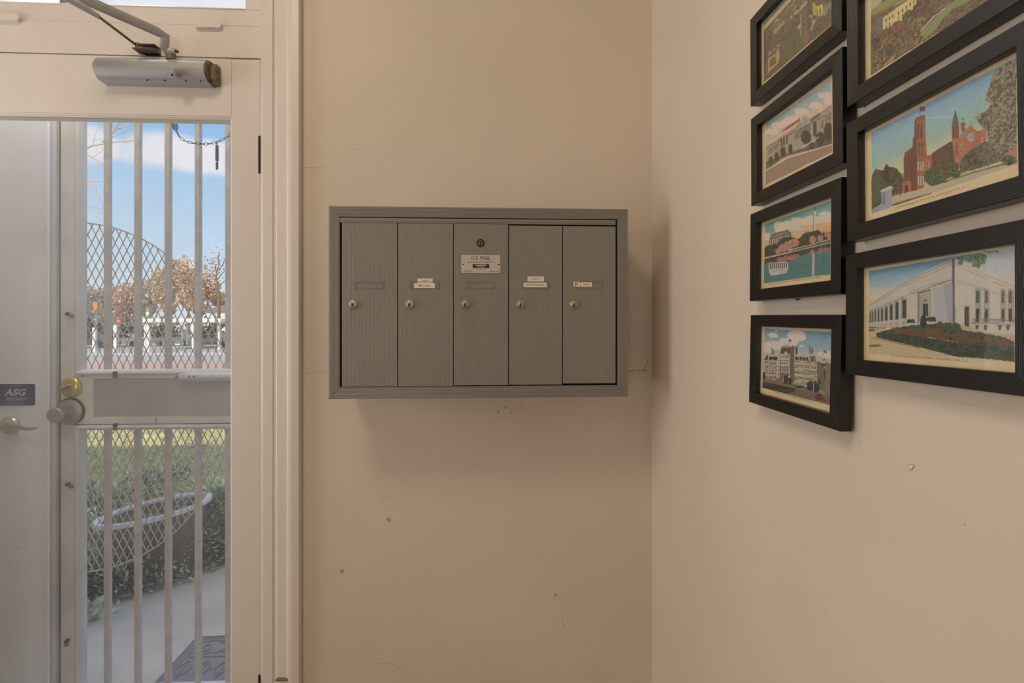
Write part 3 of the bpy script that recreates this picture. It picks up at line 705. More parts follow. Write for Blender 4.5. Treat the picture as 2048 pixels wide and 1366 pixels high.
def paint_office(k):
    k.begin([(218, 202), (966, 245), (936, 1040), (190, 850)], [(0, (120, 164, 176)), (.2, (140, 178, 182)), (.4, (196, 196, 178)), (.6, (190, 180, 160)), (1, (120, 104, 84))])
    for x, y, rx, ry in [(300, 275, 46, 28), (350, 290, 16, 10), (340, 222, 16, 10), (560, 270, 100, 50), (610, 300, 60, 40), (480, 350, 110, 50), (300, 390, 120, 50), (260, 430, 80, 40), (620, 395, 30, 14), (880, 480, 90, 30), (900, 520, 60, 40)]: k.e(x, y, rx, ry, (222, 212, 192), jit=14, amp=10)
    st = (196, 182, 152); dk = (62, 56, 44)
    k.p([(205, 560), (215, 500), (255, 480), (360, 490), (372, 470), (395, 400), (440, 385), (510, 400), (540, 400), (560, 480), (610, 490), (770, 490), (800, 520), (850, 510), (880, 520), (935, 540), (950, 600), (936, 940), (800, 870), (505, 800), (195, 740)], st, amp=8)
    k.p([(785, 570), (820, 560), (880, 640), (872, 900), (835, 880), (785, 860)], (120, 106, 82), amp=8); k.p([(880, 560), (950, 600), (940, 940), (872, 920)], (134, 120, 94), amp=14, ns=1)
    k.p([(215, 540), (235, 495), (250, 495), (250, 545)], dk); k.p([(262, 505), (355, 515), (355, 545), (262, 540)], dk, amp=14, ns=1.2)
    k.p([(380, 480), (405, 405), (510, 410), (525, 480)], (104, 98, 78)); 
    for x in (402, 425, 450, 478, 500): k.p([(x, 475), (x + 6, 415), (x + 16, 415), (x + 14, 475)], (60, 56, 42), amp=3)
    k.p([(425, 480), (445, 445), (468, 480)], (210, 198, 168)); k.p([(390, 402), (450, 378), (515, 402), (515, 410), (390, 410)], (176, 160, 124))
    k.p([(545, 510), (690, 515), (690, 562), (545, 545)], (70, 66, 52)); 
    for x in (575, 612, 648): k.p([(x, 552), (x + 10, 512), (x + 22, 512), (x + 30, 556)], (150, 144, 118), amp=3); k.r(x + 9, 528, x + 18, 550, dk)
    k.p([(690, 565), (712, 505), (765, 505), (780, 575)], (84, 82, 64)); k.p([(700, 560), (712, 520), (725, 520), (720, 565)], (176, 164, 130)); k.p([(750, 565), (748, 520), (760, 520), (768, 570)], (176, 164, 130))
    for x0, y0, w_, h in [(288, 418, 12, 70), (308, 430, 14, 55), (552, 402, 22, 85), (515, 390, 12, 60), (704, 396, 12, 80), (722, 418, 10, 60), (736, 420, 8, 60)]: k.r(x0, y0, x0 + w_, y0 + h, (88, 84, 72))
    for a, b_ in ((548, 575), (615, 668), (660, 720), (700, 775), (745, 810)):
        k.ln(205, a - 5, 500, a + 8, 5, dk); k.ln(512, a + 12, 785, b_ + 10, 5, dk)
    for rr in range(4):
        for i in range(4): x = 218 + i * 0 + i * 9; y = 560 + rr * 52; k.r(x, y, x + 4, y + 26, dk)
        for i in range(6): x = 268 + i * 13; y = 572 + rr * 50; k.r(x, y, x + 5, y + 26, dk)
        for i in range(11): x = 542 + i * 22; y = 592 + rr * 66 + i * 1.6; k.r(x, y, x + 8, y + (36 if rr < 3 else 26), dk)
    for i in range(5): x = 384 + i * 20; k.r(x, 568, x + 9, 596, dk); k.r(x - 2, 618, x + 8, 665, dk); k.r(x - 4, 680, x + 8, 730, dk)
    for i in range(6): x = 385 + i * 18; k.r(x, 500, x + 8, 520, dk)
    k.p([(495, 410), (540, 400), (535, 800), (505, 800), (490, 700)], (110, 98, 76), amp=18, ns=.9)
    k.p([(835, 585), (890, 590), (890, 620), (835, 610)], dk); k.r(865, 655, 882, 760, dk); k.r(845, 540, 880, 552, dk)
    k.r(802, 760, 826, 815, (56, 52, 40)); 
    k.p([(195, 745), (330, 765), (520, 810), (720, 870), (936, 950), (936, 1042), (190, 850)], (118, 100, 80), amp=8)
    k.p([(192, 785), (330, 810), (540, 860), (560, 890), (440, 920), (190, 852)], (66, 62, 38), amp=5)
    k.p([(330, 760), (400, 720), (430, 735), (400, 800), (340, 785)], (140, 108, 90), amp=16); k.ln(195, 760, 740, 895, 8, (152, 134, 112))
    for x, y, rx, ry in [(448, 760, 26, 50), (490, 780, 16, 40), (715, 830, 38, 55), (778, 850, 34, 55), (205, 720, 16, 40), (600, 840, 50, 14), (760, 800, 14, 30)]: k.e(x, y, rx, ry, (44, 44, 30), jit=9, amp=10)
    k.r(746, 800, 752, 900, (190, 182, 156))
    k.p([(765, 935), (815, 925), (865, 960), (860, 985), (790, 985), (768, 970)], (112, 44, 34)); k.p([(770, 925), (830, 918), (845, 935), (775, 938)], (58, 46, 38)); k.e(830, 998, 15, 16, (60, 50, 42)); k.e(830, 998, 10, 11, (150, 130, 104)); k.e(875, 990, 12, 14, (60, 50, 42))
    k.ln(480, 380, 482, 316, 3, (90, 80, 66)); k.p([(482, 318), (510, 330), (508, 352), (484, 345)], (170, 70, 54)); k.p([(482, 318), (495, 323), (495, 338), (483, 336)], (60, 66, 90)); k.ln(852, 500, 856, 436, 3, (90, 80, 66)); k.p([(856, 438), (896, 450), (892, 478), (858, 468)], (176, 92, 74)); k.p([(856, 438), (874, 443), (873, 458), (857, 454)], (60, 66, 90))
def paint_mansion(k):
    k.begin([(343, -260), (1990, -1200), (1990, -210), (343, 842)], [(0, (190, 190, 150)), (.2, (176, 184, 130)), (.5, (140, 130, 80)), (1, (110, 96, 66))])
    q = k.q
    k.p([q(0, .3), q(1, .3), q(1, 1), q(0, 1)], (96, 82, 54), amp=30, ns=.35, col2=(128, 108, 70), js=.2)
    k.p([(343, 110), (600, -60), (900, -260), (900, -60), (343, 180)], (150, 150, 86), amp=10); k.p([(343, 10), (560, -120), (430, 60), (343, 110)], (186, 184, 136)); k.p([(420, 130), (600, 20), (700, -60), (700, -20), (450, 150)], (160, 122, 60), jit=14, amp=16)
    k.p([(478, 190), (850, -60), (850, 130), (700, 230), (480, 330)], (224, 202, 132), amp=6); k.p([(405, 190), (470, 170), (475, 370), (395, 380)], (112, 100, 104), amp=6); k.p([(478, 186), (612, 100), (612, 108), (480, 198)], (120, 100, 66))
    for x, y in [(508, 225), (545, 200), (580, 178), (510, 300), (545, 270), (645, 145), (690, 115), (733, 80), (775, 45), (815, 20), (648, 200), (690, 170), (820, 100)]: k.r(x, y - 12, x + 13, y + 22, (84, 66, 52)); k.r(x - 2, y - 17, x + 16, y - 12, (150, 128, 76))
    for x in (490, 528, 565, 600): k.r(x, 130 + (600 - x) * .62, x + 6, 300 - (x - 490) * .4, (196, 176, 120))
    for x, y, rx, ry, c1, c2 in [(560, 440, 130, 130, (92, 66, 40), (150, 116, 70)), (660, 300, 90, 70, (112, 66, 44), (146, 96, 62)), (430, 620, 110, 150, (74, 62, 40), (150, 130, 74)), (640, 470, 80, 70, (70, 62, 40), (130, 116, 70)), (780, 200, 90, 90, (78, 70, 42), (140, 124, 70)), (960, 120, 150, 120, (84, 62, 44), (120, 90, 60)), (880, 420, 110, 90, (78, 66, 42), (156, 132, 76)), (1150, 40, 160, 90, (100, 80, 58), (140, 116, 84)), (1300, 160, 160, 60, (90, 72, 56), (140, 108, 84)), (1200, 230, 110, 60, (84, 74, 56), (120, 104, 78)), (560, 560, 60, 60, (60, 54, 34), (90, 80, 50)), (400, 480, 60, 60, (70, 60, 36), (120, 104, 60)), (890, 240, 60, 60, (80, 74, 44), (150, 134, 80))]: k.e(x, y, rx, ry, c1, jit=26, js=.2, amp=14, ns=.3, col2=c2)
    k.p([(900, 350), (960, 300), (1100, 160), (1200, 60), (1400, -60), (1500, -110), (1500, -20), (1250, 100), (1150, 200), (1060, 330), (960, 420), (905, 400)], (140, 152, 92), amp=8)
    k.p([(900, 350), (1050, 190), (1180, 90), (1170, 84), (1030, 190), (890, 345)], (206, 190, 150)); k.p([(480, 730), (560, 640), (620, 600), (600, 670), (500, 760)], (176, 128, 82), amp=8)
def paint_castle(k):
    k.begin([(285, 388), (1608, -302), (1613, 675), (288, 1130)], [(0, (132, 170, 200)), (.2, (146, 186, 196)), (.42, (160, 192, 172)), (.6, (214, 204, 152)), (.68, (226, 196, 140)), (1, (200, 180, 140))])
    for a in [(360, 390, 90, 5), (520, 310, 60, 6), (900, 250, 120, 8)]: k.e(a[0], a[1], a[2], a[3], (196, 206, 206), jit=10, a=.5)
    br = (168, 98, 66); b2 = (118, 74, 52); dk = (70, 50, 40)
    k.p([(285, 790), (330, 715), (395, 740), (430, 690), (520, 715), (572, 780), (590, 900), (560, 970), (480, 1000), (285, 1090)], (58, 58, 34), jit=12, amp=20, ns=.5, col2=(96, 96, 52)); k.p([(285, 830), (340, 760), (380, 790), (390, 900), (380, 1000), (285, 1080)], (78, 86, 44), jit=14, amp=20)
    k.p([(400, 830), (400, 720), (412, 690), (424, 665), (436, 690), (450, 760), (456, 850)], (64, 42, 32), jit=4)
    k.p([(580, 620), (590, 570), (650, 525), (668, 530), (668, 920), (560, 965), (578, 830)], b2, amp=12); 
    for x in (600, 625, 648): k.r(x, 590 - (x - 600), x + 7, 830, (92, 48, 34))
    k.p([(562, 955), (570, 850), (600, 825), (645, 830), (648, 925)], (178, 98, 62)); k.p([(588, 945), (590, 880), (605, 862), (620, 880), (622, 935)], (56, 44, 44)); k.e(612, 935, 20, 14, (84, 84, 96), jit=4)
    k.p([(650, 920), (662, 440), (675, 430), (680, 275), (695, 250), (760, 225), (775, 235), (778, 380), (785, 520), (792, 600), (765, 890), (690, 915)], br, amp=10)
    k.p([(650, 920), (662, 440), (675, 430), (680, 285), (696, 285), (698, 560), (700, 910)], (116, 62, 42)); k.p([(679, 285), (695, 250), (762, 224), (776, 236), (777, 268), (700, 285)], (128, 100, 66)); k.ln(680, 268, 776, 246, 4, dk)
    for x in (704, 735): k.r(x, 318, x + 15, 440, (84, 46, 34)); k.e(x + 7, 318, 8, 12, (84, 46, 34))
    for x in (712, 740): k.r(x, 500, x + 14, 600, (150, 130, 110)); k.r(x + 3, 500, x + 11, 600, (76, 50, 40)); k.e(x + 7, 498, 8, 24, (100, 70, 52))
    for y in (655, 785):
        k.r(710, y, 762, y + 78, (196, 190, 172)); k.r(722, y + 4, 731, y + 74, (70, 60, 56)); k.r(742, y + 4, 750, y + 74, (90, 60, 50))
    k.p([(792, 600), (836, 588), (840, 720), (780, 770)], (178, 94, 62)); k.r(803, 645, 818, 715, (190, 180, 160)); k.r(807, 650, 814, 712, (70, 56, 50)); k.ln(792, 602, 836, 590, 6, (110, 76, 54))
    k.p([(836, 582), (1010, 470), (1045, 440), (1092, 700), (1000, 800), (930, 820), (836, 760)], (88, 60, 44), amp=22, ns=.7, col2=(112, 84, 56)); k.ln(838, 580, 1010, 470, 6, (60, 56, 48))
    k.p([(1018, 440), (1046, 430), (1092, 430), (1140, 390), (1195, 328), (1250, 375), (1332, 352), (1335, 470), (1200, 540), (1092, 640), (1090, 695), (1052, 685)], (186, 114, 80), amp=12)
    k.p([(1018, 310), (1050, 180), (1084, 310), (1086, 435), (1020, 447)], (150, 80, 58)); k.p([(1018, 312), (1050, 178), (1084, 312), (1050, 330)], (92, 100, 80)); k.r(1028, 330, 1036, 430, dk); k.r(1055, 330, 1063, 430, dk)
    k.p([(1086, 412), (1150, 350), (1190, 318), (1195, 332), (1130, 405), (1090, 438)], (132, 150, 140)); k.p([(1100, 310), (1142, 300), (1138, 372), (1104, 384)], (158, 84, 60)); k.e(1120, 305, 24, 7, (120, 76, 56)); k.ln(1120, 262, 1122, 300, 3, dk); k.e(1122, 262, 9, 4, dk); k.ln(1194, 290, 1195, 325, 6, (110, 84, 66))
    k.e(1193, 432, 31, 37, (216, 196, 168), amp=3); k.e(1193, 432, 24, 30, (110, 150, 184), amp=16, ns=1.2); k.e(1193, 432, 5, 6, (216, 206, 190))
    for a in range(8):
        t = a * math.pi / 4; k.ln(1193, 432, 1193 + 24 * math.cos(t), 432 + 30 * math.sin(t), 2.5, (200, 190, 180))
    k.p([(1092, 500), (1112, 485), (1112, 575), (1092, 590)], (206, 170, 130)); k.p([(1097, 505), (1107, 495), (1107, 570), (1097, 578)], (60, 50, 50)); k.r(1283, 425, 1300, 480, (196, 150, 120)); k.r(1060, 480, 1068, 590, (110, 60, 46)); k.r(1062, 620, 1069, 670, (200, 150, 110))
    k.p([(1092, 640), (1190, 545), (1330, 465), (1440, 500), (1613, 470), (1613, 600), (1480, 640), (1350, 690), (1092, 760)], (84, 74, 60), amp=22, ns=.5, col2=(120, 112, 84))
    k.p([(1440, 650), (1530, 560), (1613, 500), (1613, 620), (1480, 660)], (190, 128, 100), jit=8)
    k.p([(1365, -60), (1310, 90), (1362, 120), (1345, 180), (1225, 240), (1290, 330), (1330, 370), (1345, 470), (1420, 560), (1500, 580), (1613, 500), (1613, -300), (1390, -150)], (98, 92, 64), jit=22, js=.18, amp=26, ns=.35, col2=(150, 146, 112)); k.e(1455, 130, 16, 14, (200, 140, 90), jit=5)
    k.p([(835, 870), (1000, 810), (1480, 665), (1613, 635), (1613, 662), (1440, 700), (1180, 770), (900, 860), (830, 884)], (120, 136, 66), amp=10); k.p([(1350, 690), (1480, 655), (1480, 668), (1350, 702)], (214, 206, 120))
    for x, y, rx, ry in [(858, 790, 92, 90), (890, 740, 50, 40), (1032, 715, 52, 80), (1060, 760, 40, 40), (1540, 640, 70, 44), (940, 830, 50, 20)]: k.e(x, y, rx, ry, (58, 72, 40), jit=12, amp=16, col2=(100, 124, 66), thr=.08)
    k.p([(470, 970), (640, 925), (800, 890), (1000, 830), (1250, 755), (1613, 668), (1613, 676), (288, 1130), (285, 1110)], (198, 176, 140), amp=8); k.p([(1000, 850), (1613, 678), (1613, 690), (1100, 850), (640, 980), (640, 970)], (176, 178, 176), a=.6); k.p([(288, 1100), (640, 990), (880, 925), (880, 935), (640, 1005), (288, 1122)], (96, 88, 66))
    k.p([(288, 1090), (370, 1040), (470, 1030), (480, 1060), (288, 1124)], (150, 152, 170)); k.p([(372, 925), (470, 885), (474, 1010), (480, 1060), (365, 1092), (365, 1035), (376, 1030)], (160, 160, 172), amp=10); k.p([(368, 915), (455, 875), (478, 882), (478, 898), (374, 932)], (196, 196, 196)); k.p([(378, 940), (412, 930), (412, 1040), (376, 1050)], (130, 130, 152))
    k.ln(727, 195, 728, 230, 4, dk); k.p([(722, 152), (774, 152), (776, 192), (727, 196)], (104, 76, 66)); k.ln(695, 850, 696, 915, 5, dk); k.ln(552, 940, 552, 968, 8, dk)
    for x in (500, 515, 530): k.r(x, 945, x + 6, 968, (190, 190, 180))
def paint_library(k):
    k.begin([(213, 414), (1290, 232), (1290, 1086), (213, 1025)], [(0, (104, 156, 180)), (.16, (150, 184, 194)), (.3, (214, 202, 172)), (.42, (230, 180, 120)), (1, (200, 190, 160))])
    k.p([(1040, 240), (1290, 190), (1290, 500), (1180, 445), (1040, 390)], (196, 200, 196), amp=6, a=.8)
    wl = (198, 190, 172); ln = (122, 116, 104); wd = (58, 70, 66)
    k.p([(213, 662), (300, 600), (500, 482), (700, 380), (832, 325), (832, 800), (560, 815), (213, 832)], wl, amp=6)
    k.p([(690, 540), (832, 500), (832, 800), (700, 795)], (182, 180, 176), amp=5); k.p([(760, 520), (832, 490), (832, 800), (800, 798)], (158, 160, 166), a=.7)
    k.p([(832, 325), (880, 325), (1060, 395), (1180, 445), (1290, 485), (1290, 900), (1100, 880), (920, 850), (832, 800)], (206, 198, 178), amp=6)
    k.p([(828, 322), (846, 322), (850, 800), (832, 800)], (104, 104, 108))
    for o_, w_ in ((8, 4), (30, 3)): k.ln(213, 662 + o_ * .5, 500, 482 + o_, w_, ln); k.ln(500, 482 + o_, 830, 325 + o_ * 1.2, w_, ln)
    k.ln(213, 712, 500, 592, 4, ln); k.ln(500, 592, 830, 478, 5, ln); k.ln(500, 575, 830, 452, 3, (150, 144, 130)); k.ln(676, 520, 826, 478, 8, (140, 134, 122))
    for a, b_ in ((355, 510), (375, 540), (478, 590), (492, 603)): k.ln(855, a, 1290, b_ + 20, 3, ln, a=.7)
    for x0, x1, y0, y1 in [(458, 488, 622, 762), (408, 432, 640, 768), (368, 387, 656, 772), (333, 350, 672, 778), (304, 317, 686, 782), (279, 290, 694, 785), (257, 266, 703, 788), (236, 244, 712, 790), (219, 226, 718, 796)]:
        k.r(x0 - 6, y0 - 6, x1 + 3, y1 + 3, (150, 144, 130)); k.r(x0 + 2, y0 + 8, x1, y1, wd); k.r(x0 - 4, y1 + 20, x1, y1 + 50, (176, 168, 150)); k.ln(x0, y1 + 4, x1, y1 + 4, 3, ln)
    k.p([(573, 575), (668, 548), (668, 760), (573, 775)], (178, 170, 150)); k.ln(575, 578, 668, 552, 9, (92, 88, 80)); k.ln(578, 575, 578, 800, 6, (80, 76, 68)); k.ln(590, 580, 590, 770, 3, ln); k.ln(668, 552, 668, 760, 4, ln); k.r(612, 655, 652, 748, (60, 84, 82)); k.r(600, 600, 604, 760, ln); k.e(630, 632, 12, 10, (120, 112, 96)); k.r(622, 660, 628, 745, (36, 50, 50))
    k.r(916, 670, 958, 850, (150, 142, 126)); k.r(922, 680, 950, 840, (62, 58, 56)); k.r(934, 700, 937, 800, (130, 124, 112))
    for x in (1003, 1068, 1190, 1245): k.r(x - 5, 545, x + 38, 800, (168, 160, 144)); k.r(x + 2, 562, x + 24, 790, (84, 96, 100)); k.r(x + 2, 650, x + 24, 690, (170, 170, 160)); k.r(x + 2, 700, x + 24, 790, (56, 56, 56))
    k.p([(960, 796), (1290, 790), (1290, 900), (1100, 880), (970, 850)], (204, 196, 176)); k.ln(975, 765, 1290, 778, 4, ln); k.ln(960, 800, 1290, 806, 5, (120, 112, 100))
    for x in range(980, 1290, 9): k.ln(x, 765, x, 795, 2.2, ln)
    for x in (1010, 1075, 1180, 1240): k.p([(x - 12, 812), (x + 20, 812), (x + 12, 830), (x + 10, 850), (x - 10, 850)], (96, 88, 78))
    k.p([(213, 832), (560, 815), (900, 810), (1100, 870), (1290, 890), (1290, 940), (213, 870)], (196, 176, 140)); k.ln(213, 832, 400, 836, 6, (64, 76, 50)); k.e(230, 850, 26, 8, (90, 86, 70)); k.e(355, 840, 30, 8, (214, 200, 170))
    k.p([(400, 835), (560, 812), (760, 800), (880, 810), (900, 850), (1130, 885), (1200, 900), (1290, 940), (1290, 1010), (1000, 960), (640, 900), (270, 872)], (52, 60, 38), jit=10, amp=20, ns=.4, col2=(84, 92, 54))
    for x, y, rx, ry in [(430, 858, 60, 20), (500, 868, 60, 22), (610, 880, 60, 28), (700, 870, 60, 34), (740, 905, 50, 26), (890, 900, 56, 40), (1090, 915, 40, 22), (990, 920, 40, 30), (1200, 940, 50, 24), (1000, 960, 60, 16)]: k.e(x, y, rx, ry, (148, 84, 58), jit=14, amp=24, ns=.9, col2=(74, 66, 40))
    for x, y, rx, ry in [(740, 815, 26, 30), (850, 822, 40, 26), (800, 820, 60, 26), (1000, 885, 60, 22)]: k.e(x, y, rx, ry, (70, 84, 44), jit=10, amp=20)
    k.p([(496, 770), (548, 770), (558, 797), (490, 797)], (52, 66, 42), jit=3); k.p([(640, 755), (700, 753), (712, 775), (700, 788), (636, 786)], (52, 66, 42), jit=3); k.e(615, 790, 26, 50, (40, 56, 40), jit=8, amp=10)
    k.p([(268, 868), (460, 880), (640, 905), (860, 940), (1130, 965), (1290, 1000), (1290, 1085), (1080, 1062), (860, 1046), (600, 980), (270, 905)], (42, 58, 40), jit=5, amp=16, ns=.6, col2=(72, 88, 54), thr=.1)
    k.p([(213, 880), (262, 900), (600, 985), (850, 1046), (213, 1024)], (204, 180, 128), amp=8); k.p([(213, 905), (268, 900), (600, 982), (590, 990)], (150, 130, 92), a=.6); k.e(250, 965, 60, 8, (110, 104, 84), jit=8); k.e(230, 850, 30, 8, (100, 96, 80), jit=6)
    for x, y, rx, ry in [(900, 320, 40, 20), (890, 355, 22, 24), (960, 318, 40, 20), (1030, 310, 50, 26), (1010, 360, 34, 30), (1050, 340, 26, 26), (1120, 270, 60, 14)]: k.e(x, y, rx, ry, (92, 124, 92), jit=16, js=.4, amp=22, col2=(130, 156, 110))

def frame_at(px=None, yc=0, zc=0, roll=0.0, lean=0.0):
    v = Vector((-lean, 0, 1)).normalized(); u = Vector((0, -1, 0)); n = u.cross(v)
    B = Matrix((u, v, n)).transposed().to_4x4()
    return Matrix.Translation((RX - SO + 0.0, yc, CZ + zc)) @ B @ Matrix.Rotation(roll, 4, 'Z')
PICS = [
 (.7383, .4490, .0102, .000, 1500, 0, 6.505, paint_aerial, 190, 120, None, 'topmost black-framed postcard in the corner-side column, aerial view with a yellow building'),
 (.7360, .2756, .0190, -.006, 1500, 90, 4.27, paint_station, 200, 125, None, 'black-framed postcard of a long arcaded hall with a red barrel roof'),
 (.7391, .1090, .0054, -.012, 1500, 350, 5.255, paint_pool, 210, 130, 'LINCOLN MEMORIAL AND WASHINGTON MONUMENT, WASHINGTON, D.C.', 'black-framed postcard of a colonnaded memorial and obelisk mirrored in water'),
 (.7400, -.0684, -.0078, -.018, 1490, 620, 5.465, paint_office, 220, 135, 'STATE, WAR AND NAVY BUILDING, WASHINGTON, D.C.', 'lowest black-framed postcard in the corner-side column, ornate grey palace with flags'),
 (.5040, .3480, .020, -.010, 1680, 0, 5.565, paint_mansion, 300, 180, None, 'black-framed postcard of a pale mansion among autumn trees, cut by the photo top'),
 (.5040, .1780, .0300, -.014, 1680, 180, 4.554, paint_castle, 340, 205, 'SMITHSONIAN INSTITUTION, WASHINGTON, D.C.', 'black-framed postcard of a red brick castle with a tall round tower'),
 (.5061, .0087, .0159, -.014, 1680, 430, 3.693, paint_library, 340, 205, 'FOLGER SHAKESPEARE LIBRARY, WASHINGTON, D.C.', 'black-framed postcard of a long white building behind a red flower bed'),
]
for (yc, zc, roll, lean, ox, oy, sc_, fn, gw, gh, cap, lab) in PICS:
    M = frame_at(yc=yc, zc=zc, roll=roll, lean=lean)
    fr = thing('picture_frame', (0, 0, 0), lab, 'picture', 'black framed postcards on the right wall')
    fr.matrix_world = M
    fr.location = M.to_translation(); fr.rotation_euler = M.to_euler()
    b = MB()
    pf = [(0, 0), (0, FT - .0006), (.0006, FT), (FW - .0006, FT), (FW, FT - .0006), (FW, .002), (FW - .004, 0)]
    cs = [(-OW / 2, -OH / 2, 1, 1), (OW / 2, -OH / 2, -1, 1), (OW / 2, OH / 2, -1, -1), (-OW / 2, OH / 2, 1, -1)]
    rings = [[(cx + sx * d, cy + sy * d, h) for d, h in pf] for cx, cy, sx, sy in cs]
    for k in range(4):
        A, B_ = rings[k], rings[(k + 1) % 4]; n = len(pf)
        b.add(A + B_, [(i, (i + 1) % n, n + (i + 1) % n, n + i) for i in range(n)], k % 2)
    b.build('frame', [m_fh, m_fv], fr, local=True)
    for cx, cy, sx, sy in cs: MB().tube([(cx + sx * .0004, cy + sy * .0004, FT - .0002), (cx + sx * FW, cy + sy * FW, FT - .0002)], .0003, 4).build('mitre_joint', mat('mitre_dark', (16, 14, 12), .8), fr, local=True)
    MB().box(-IW / 2 - .002, IW / 2 + .002, -IH / 2 - .002, IH / 2 + .002, .001, FT - .0105).build('backing', m_board, fr, local=True)
    MB().box(-IW / 2 + .0001, IW / 2 - .0001, -IH / 2 + .0001, IH / 2 - .0001, FT - .0085, FT - .0072).build('glass', g_frame, fr, local=True)
    cd = Card(M, ox, oy, sc_, gw, gh); fn(cd); cc = cd.colors()
    me = bpy.data.meshes.new('postcard')
    nv = gw * gh; co = np.stack([cd.U, cd.V, np.full(nv, FT - .0095)], 1)
    ii = (np.arange(gh - 1)[:, None] * gw + np.arange(gw - 1)[None, :]).ravel()
    F_ = np.stack([ii, ii + 1, ii + gw + 1, ii + gw], 1)
    tv, tf = [], []
    if cap:
        vv, ff = text_geo(cap, 'CENTER', 0.0)
        s_ = .0034; tv = [(x_ * s_ * 1.15 - .004, y_ * s_ - IH / 2 + .0075, FT - .00943) for x_, y_, z_ in vv]; tf = ff
    me.from_pydata([tuple(a) for a in co] + tv, [], [tuple(a) for a in F_.tolist()] + [tuple(i + nv for i in f_) for f_ in tf])
    at = me.color_attributes.new('Col', 'FLOAT_COLOR', 'POINT')
    full = np.ones((nv + len(tv), 4), np.float32); full[:nv, :3] = cc; at.data.foreach_set('color', full.ravel())
    me.materials.append(m_print); me.materials.append(m_cap)
    me.polygons.foreach_set('material_index', [0] * len(F_) + [1] * len(tf)); me.update()
    po = bpy.data.objects.new('postcard', me); COL.objects.link(po); po.parent = fr

# blue tape scrap and small marks on the right wall
def PR(px, py, X=RX):
    d = raydir(px, py); t = X / d.x; return Vector((X, d.y * t, CZ + d.z * t))
tp = [PR(*p) for p in [(1587, 590), (1604, 590), (1603.5, 596), (1597, 601.5), (1592, 600), (1587.5, 596.5)]]
b = MB(); b.prism([(p.y, p.z) for p in tp], RX - .0006, RX - .0001, 'x')
tag(b.build('tape_scrap', mat('tape_blue', (36, 120, 196), .7)), 'scrap of blue tape on the right wall under the water postcard', 'tape')
m_chip = mat('chip_pale', (238, 228, 214), .7); m_chipd = mat('chip_edge', (150, 126, 100), .8)
wr = bpy.data.objects['wall_right']
hp = [(1818, 930), (1821, 929), (1823, 931), (1825.5, 929.5), (1827, 932), (1825.5, 936), (1822, 939), (1818.5, 935)]
b = MB(); P_ = [PR(*p) for p in hp]; b.prism([(p.y, p.z) for p in P_], RX - .0006, RX + .0005, 'x', 0)
cy = sum(p.y for p in P_) / len(P_); cz = sum(p.z for p in P_) / len(P_)
b.prism([(cy + (p.y - cy) * 1.35, cz + (p.z - cz) * 1.35) for p in P_], RX - .0003, RX + .0005, 'x', 1); b.build('paint_chip', [m_chip, m_chipd], wr)
for px, py, r in [(1595, 626, .0008), (1322, 566, .001), (1330, 500, .0006), (1455, 955, .0008), (1560, 1130, .0007), (1650, 1230, .0006), (1930, 1050, .0007), (1700, 930, .0006)]:
    p = PR(px, py); b = MB(); b.prism([(p.y + r * math.cos(a) * random.uniform(.6, 1.2), p.z + r * math.sin(a) * random.uniform(.6, 1.2)) for a in np.linspace(0, 5.4, 7)], RX - .0004, RX + .0005, 'x'); b.build('paint_chip', m_chipd, wr)

# ------------------------------------------------------------------ outer doorway: white side door and barred security door
m_white = mat('white_door_paint', (228, 234, 243), .45, var=.05, vscale=3, bump=.15, bscale=20)
m_gframe = mat('security_frame_paint', (214, 212, 208), .5, var=.09, vscale=9, bump=.2, bscale=80)
m_gpanel = mat('security_panel_paint', (170, 170, 168), .5, var=.05, vscale=6)
m_bar = mat('bar_paint', (192, 190, 189), .45, var=.10, vscale=30)
m_mesh = mat('mesh_paint', (196, 192, 188), .5, metal=.1)
m_rust = mat('weather_strip_dark', (66, 54, 42), .9, var=.4, vscale=60)
d3 = root('door_3', (-1.75, OY, .02))
xe = XA(97, OY - .02)
MB().box(-2.35, xe, OY - .02, OY + .03, .01, 3.0, 0, .004).build('slab', m_white, d3)
MB().prism([(xe, OY - .006), (xe + .004, OY - .014), (xe + .018, OY - .010), (XA(116.5, OY), OY + .002), (XA(116.5, OY), OY + .03), (xe, OY + .03)], .01, 3.0).build('edge_stop', mat('white_stop_shaded', (196, 200, 206), .5, var=.06, vscale=10), d3)  # darker white puts the edge shading of the door into the stop
# lever handle of the white door, reaching in from the left
m_lever = mat('lever_nickel', (186, 180, 168), .3, metal=.85)
YL = OY - .07
def PL(px, py, Y=YL): return PA(px, py, Y)
lv = MB()
pts = [PL(-6, 857), PL(2, 852), PL(10, 849), PL(20, 848.5), PL(32, 851.5), PL(44, 855.5), PL(55, 857.5), PL(66, 857), PL(77, 854.8)]
lv.tube(pts, [.011, .012, .0115, .0100, .0085, .0075, .0062, .0045, .0016], 12, flat=.55, up=(0, -1, 0)); lv.build('lever', m_lever, d3, smooth=True)
p = PL(-6, 857); q_ = Vector((p.x, OY - .02, p.z))
MB().lathe([(.032, 0), (.032, -.006), (.026, -.014), (.013, -.018), (.012, -.055), (.0001, -.056)], (q_.x, OY - .0195, q_.z), (0, 1, 0), 28).build('lever_rose', m_lever, d3, smooth=True)
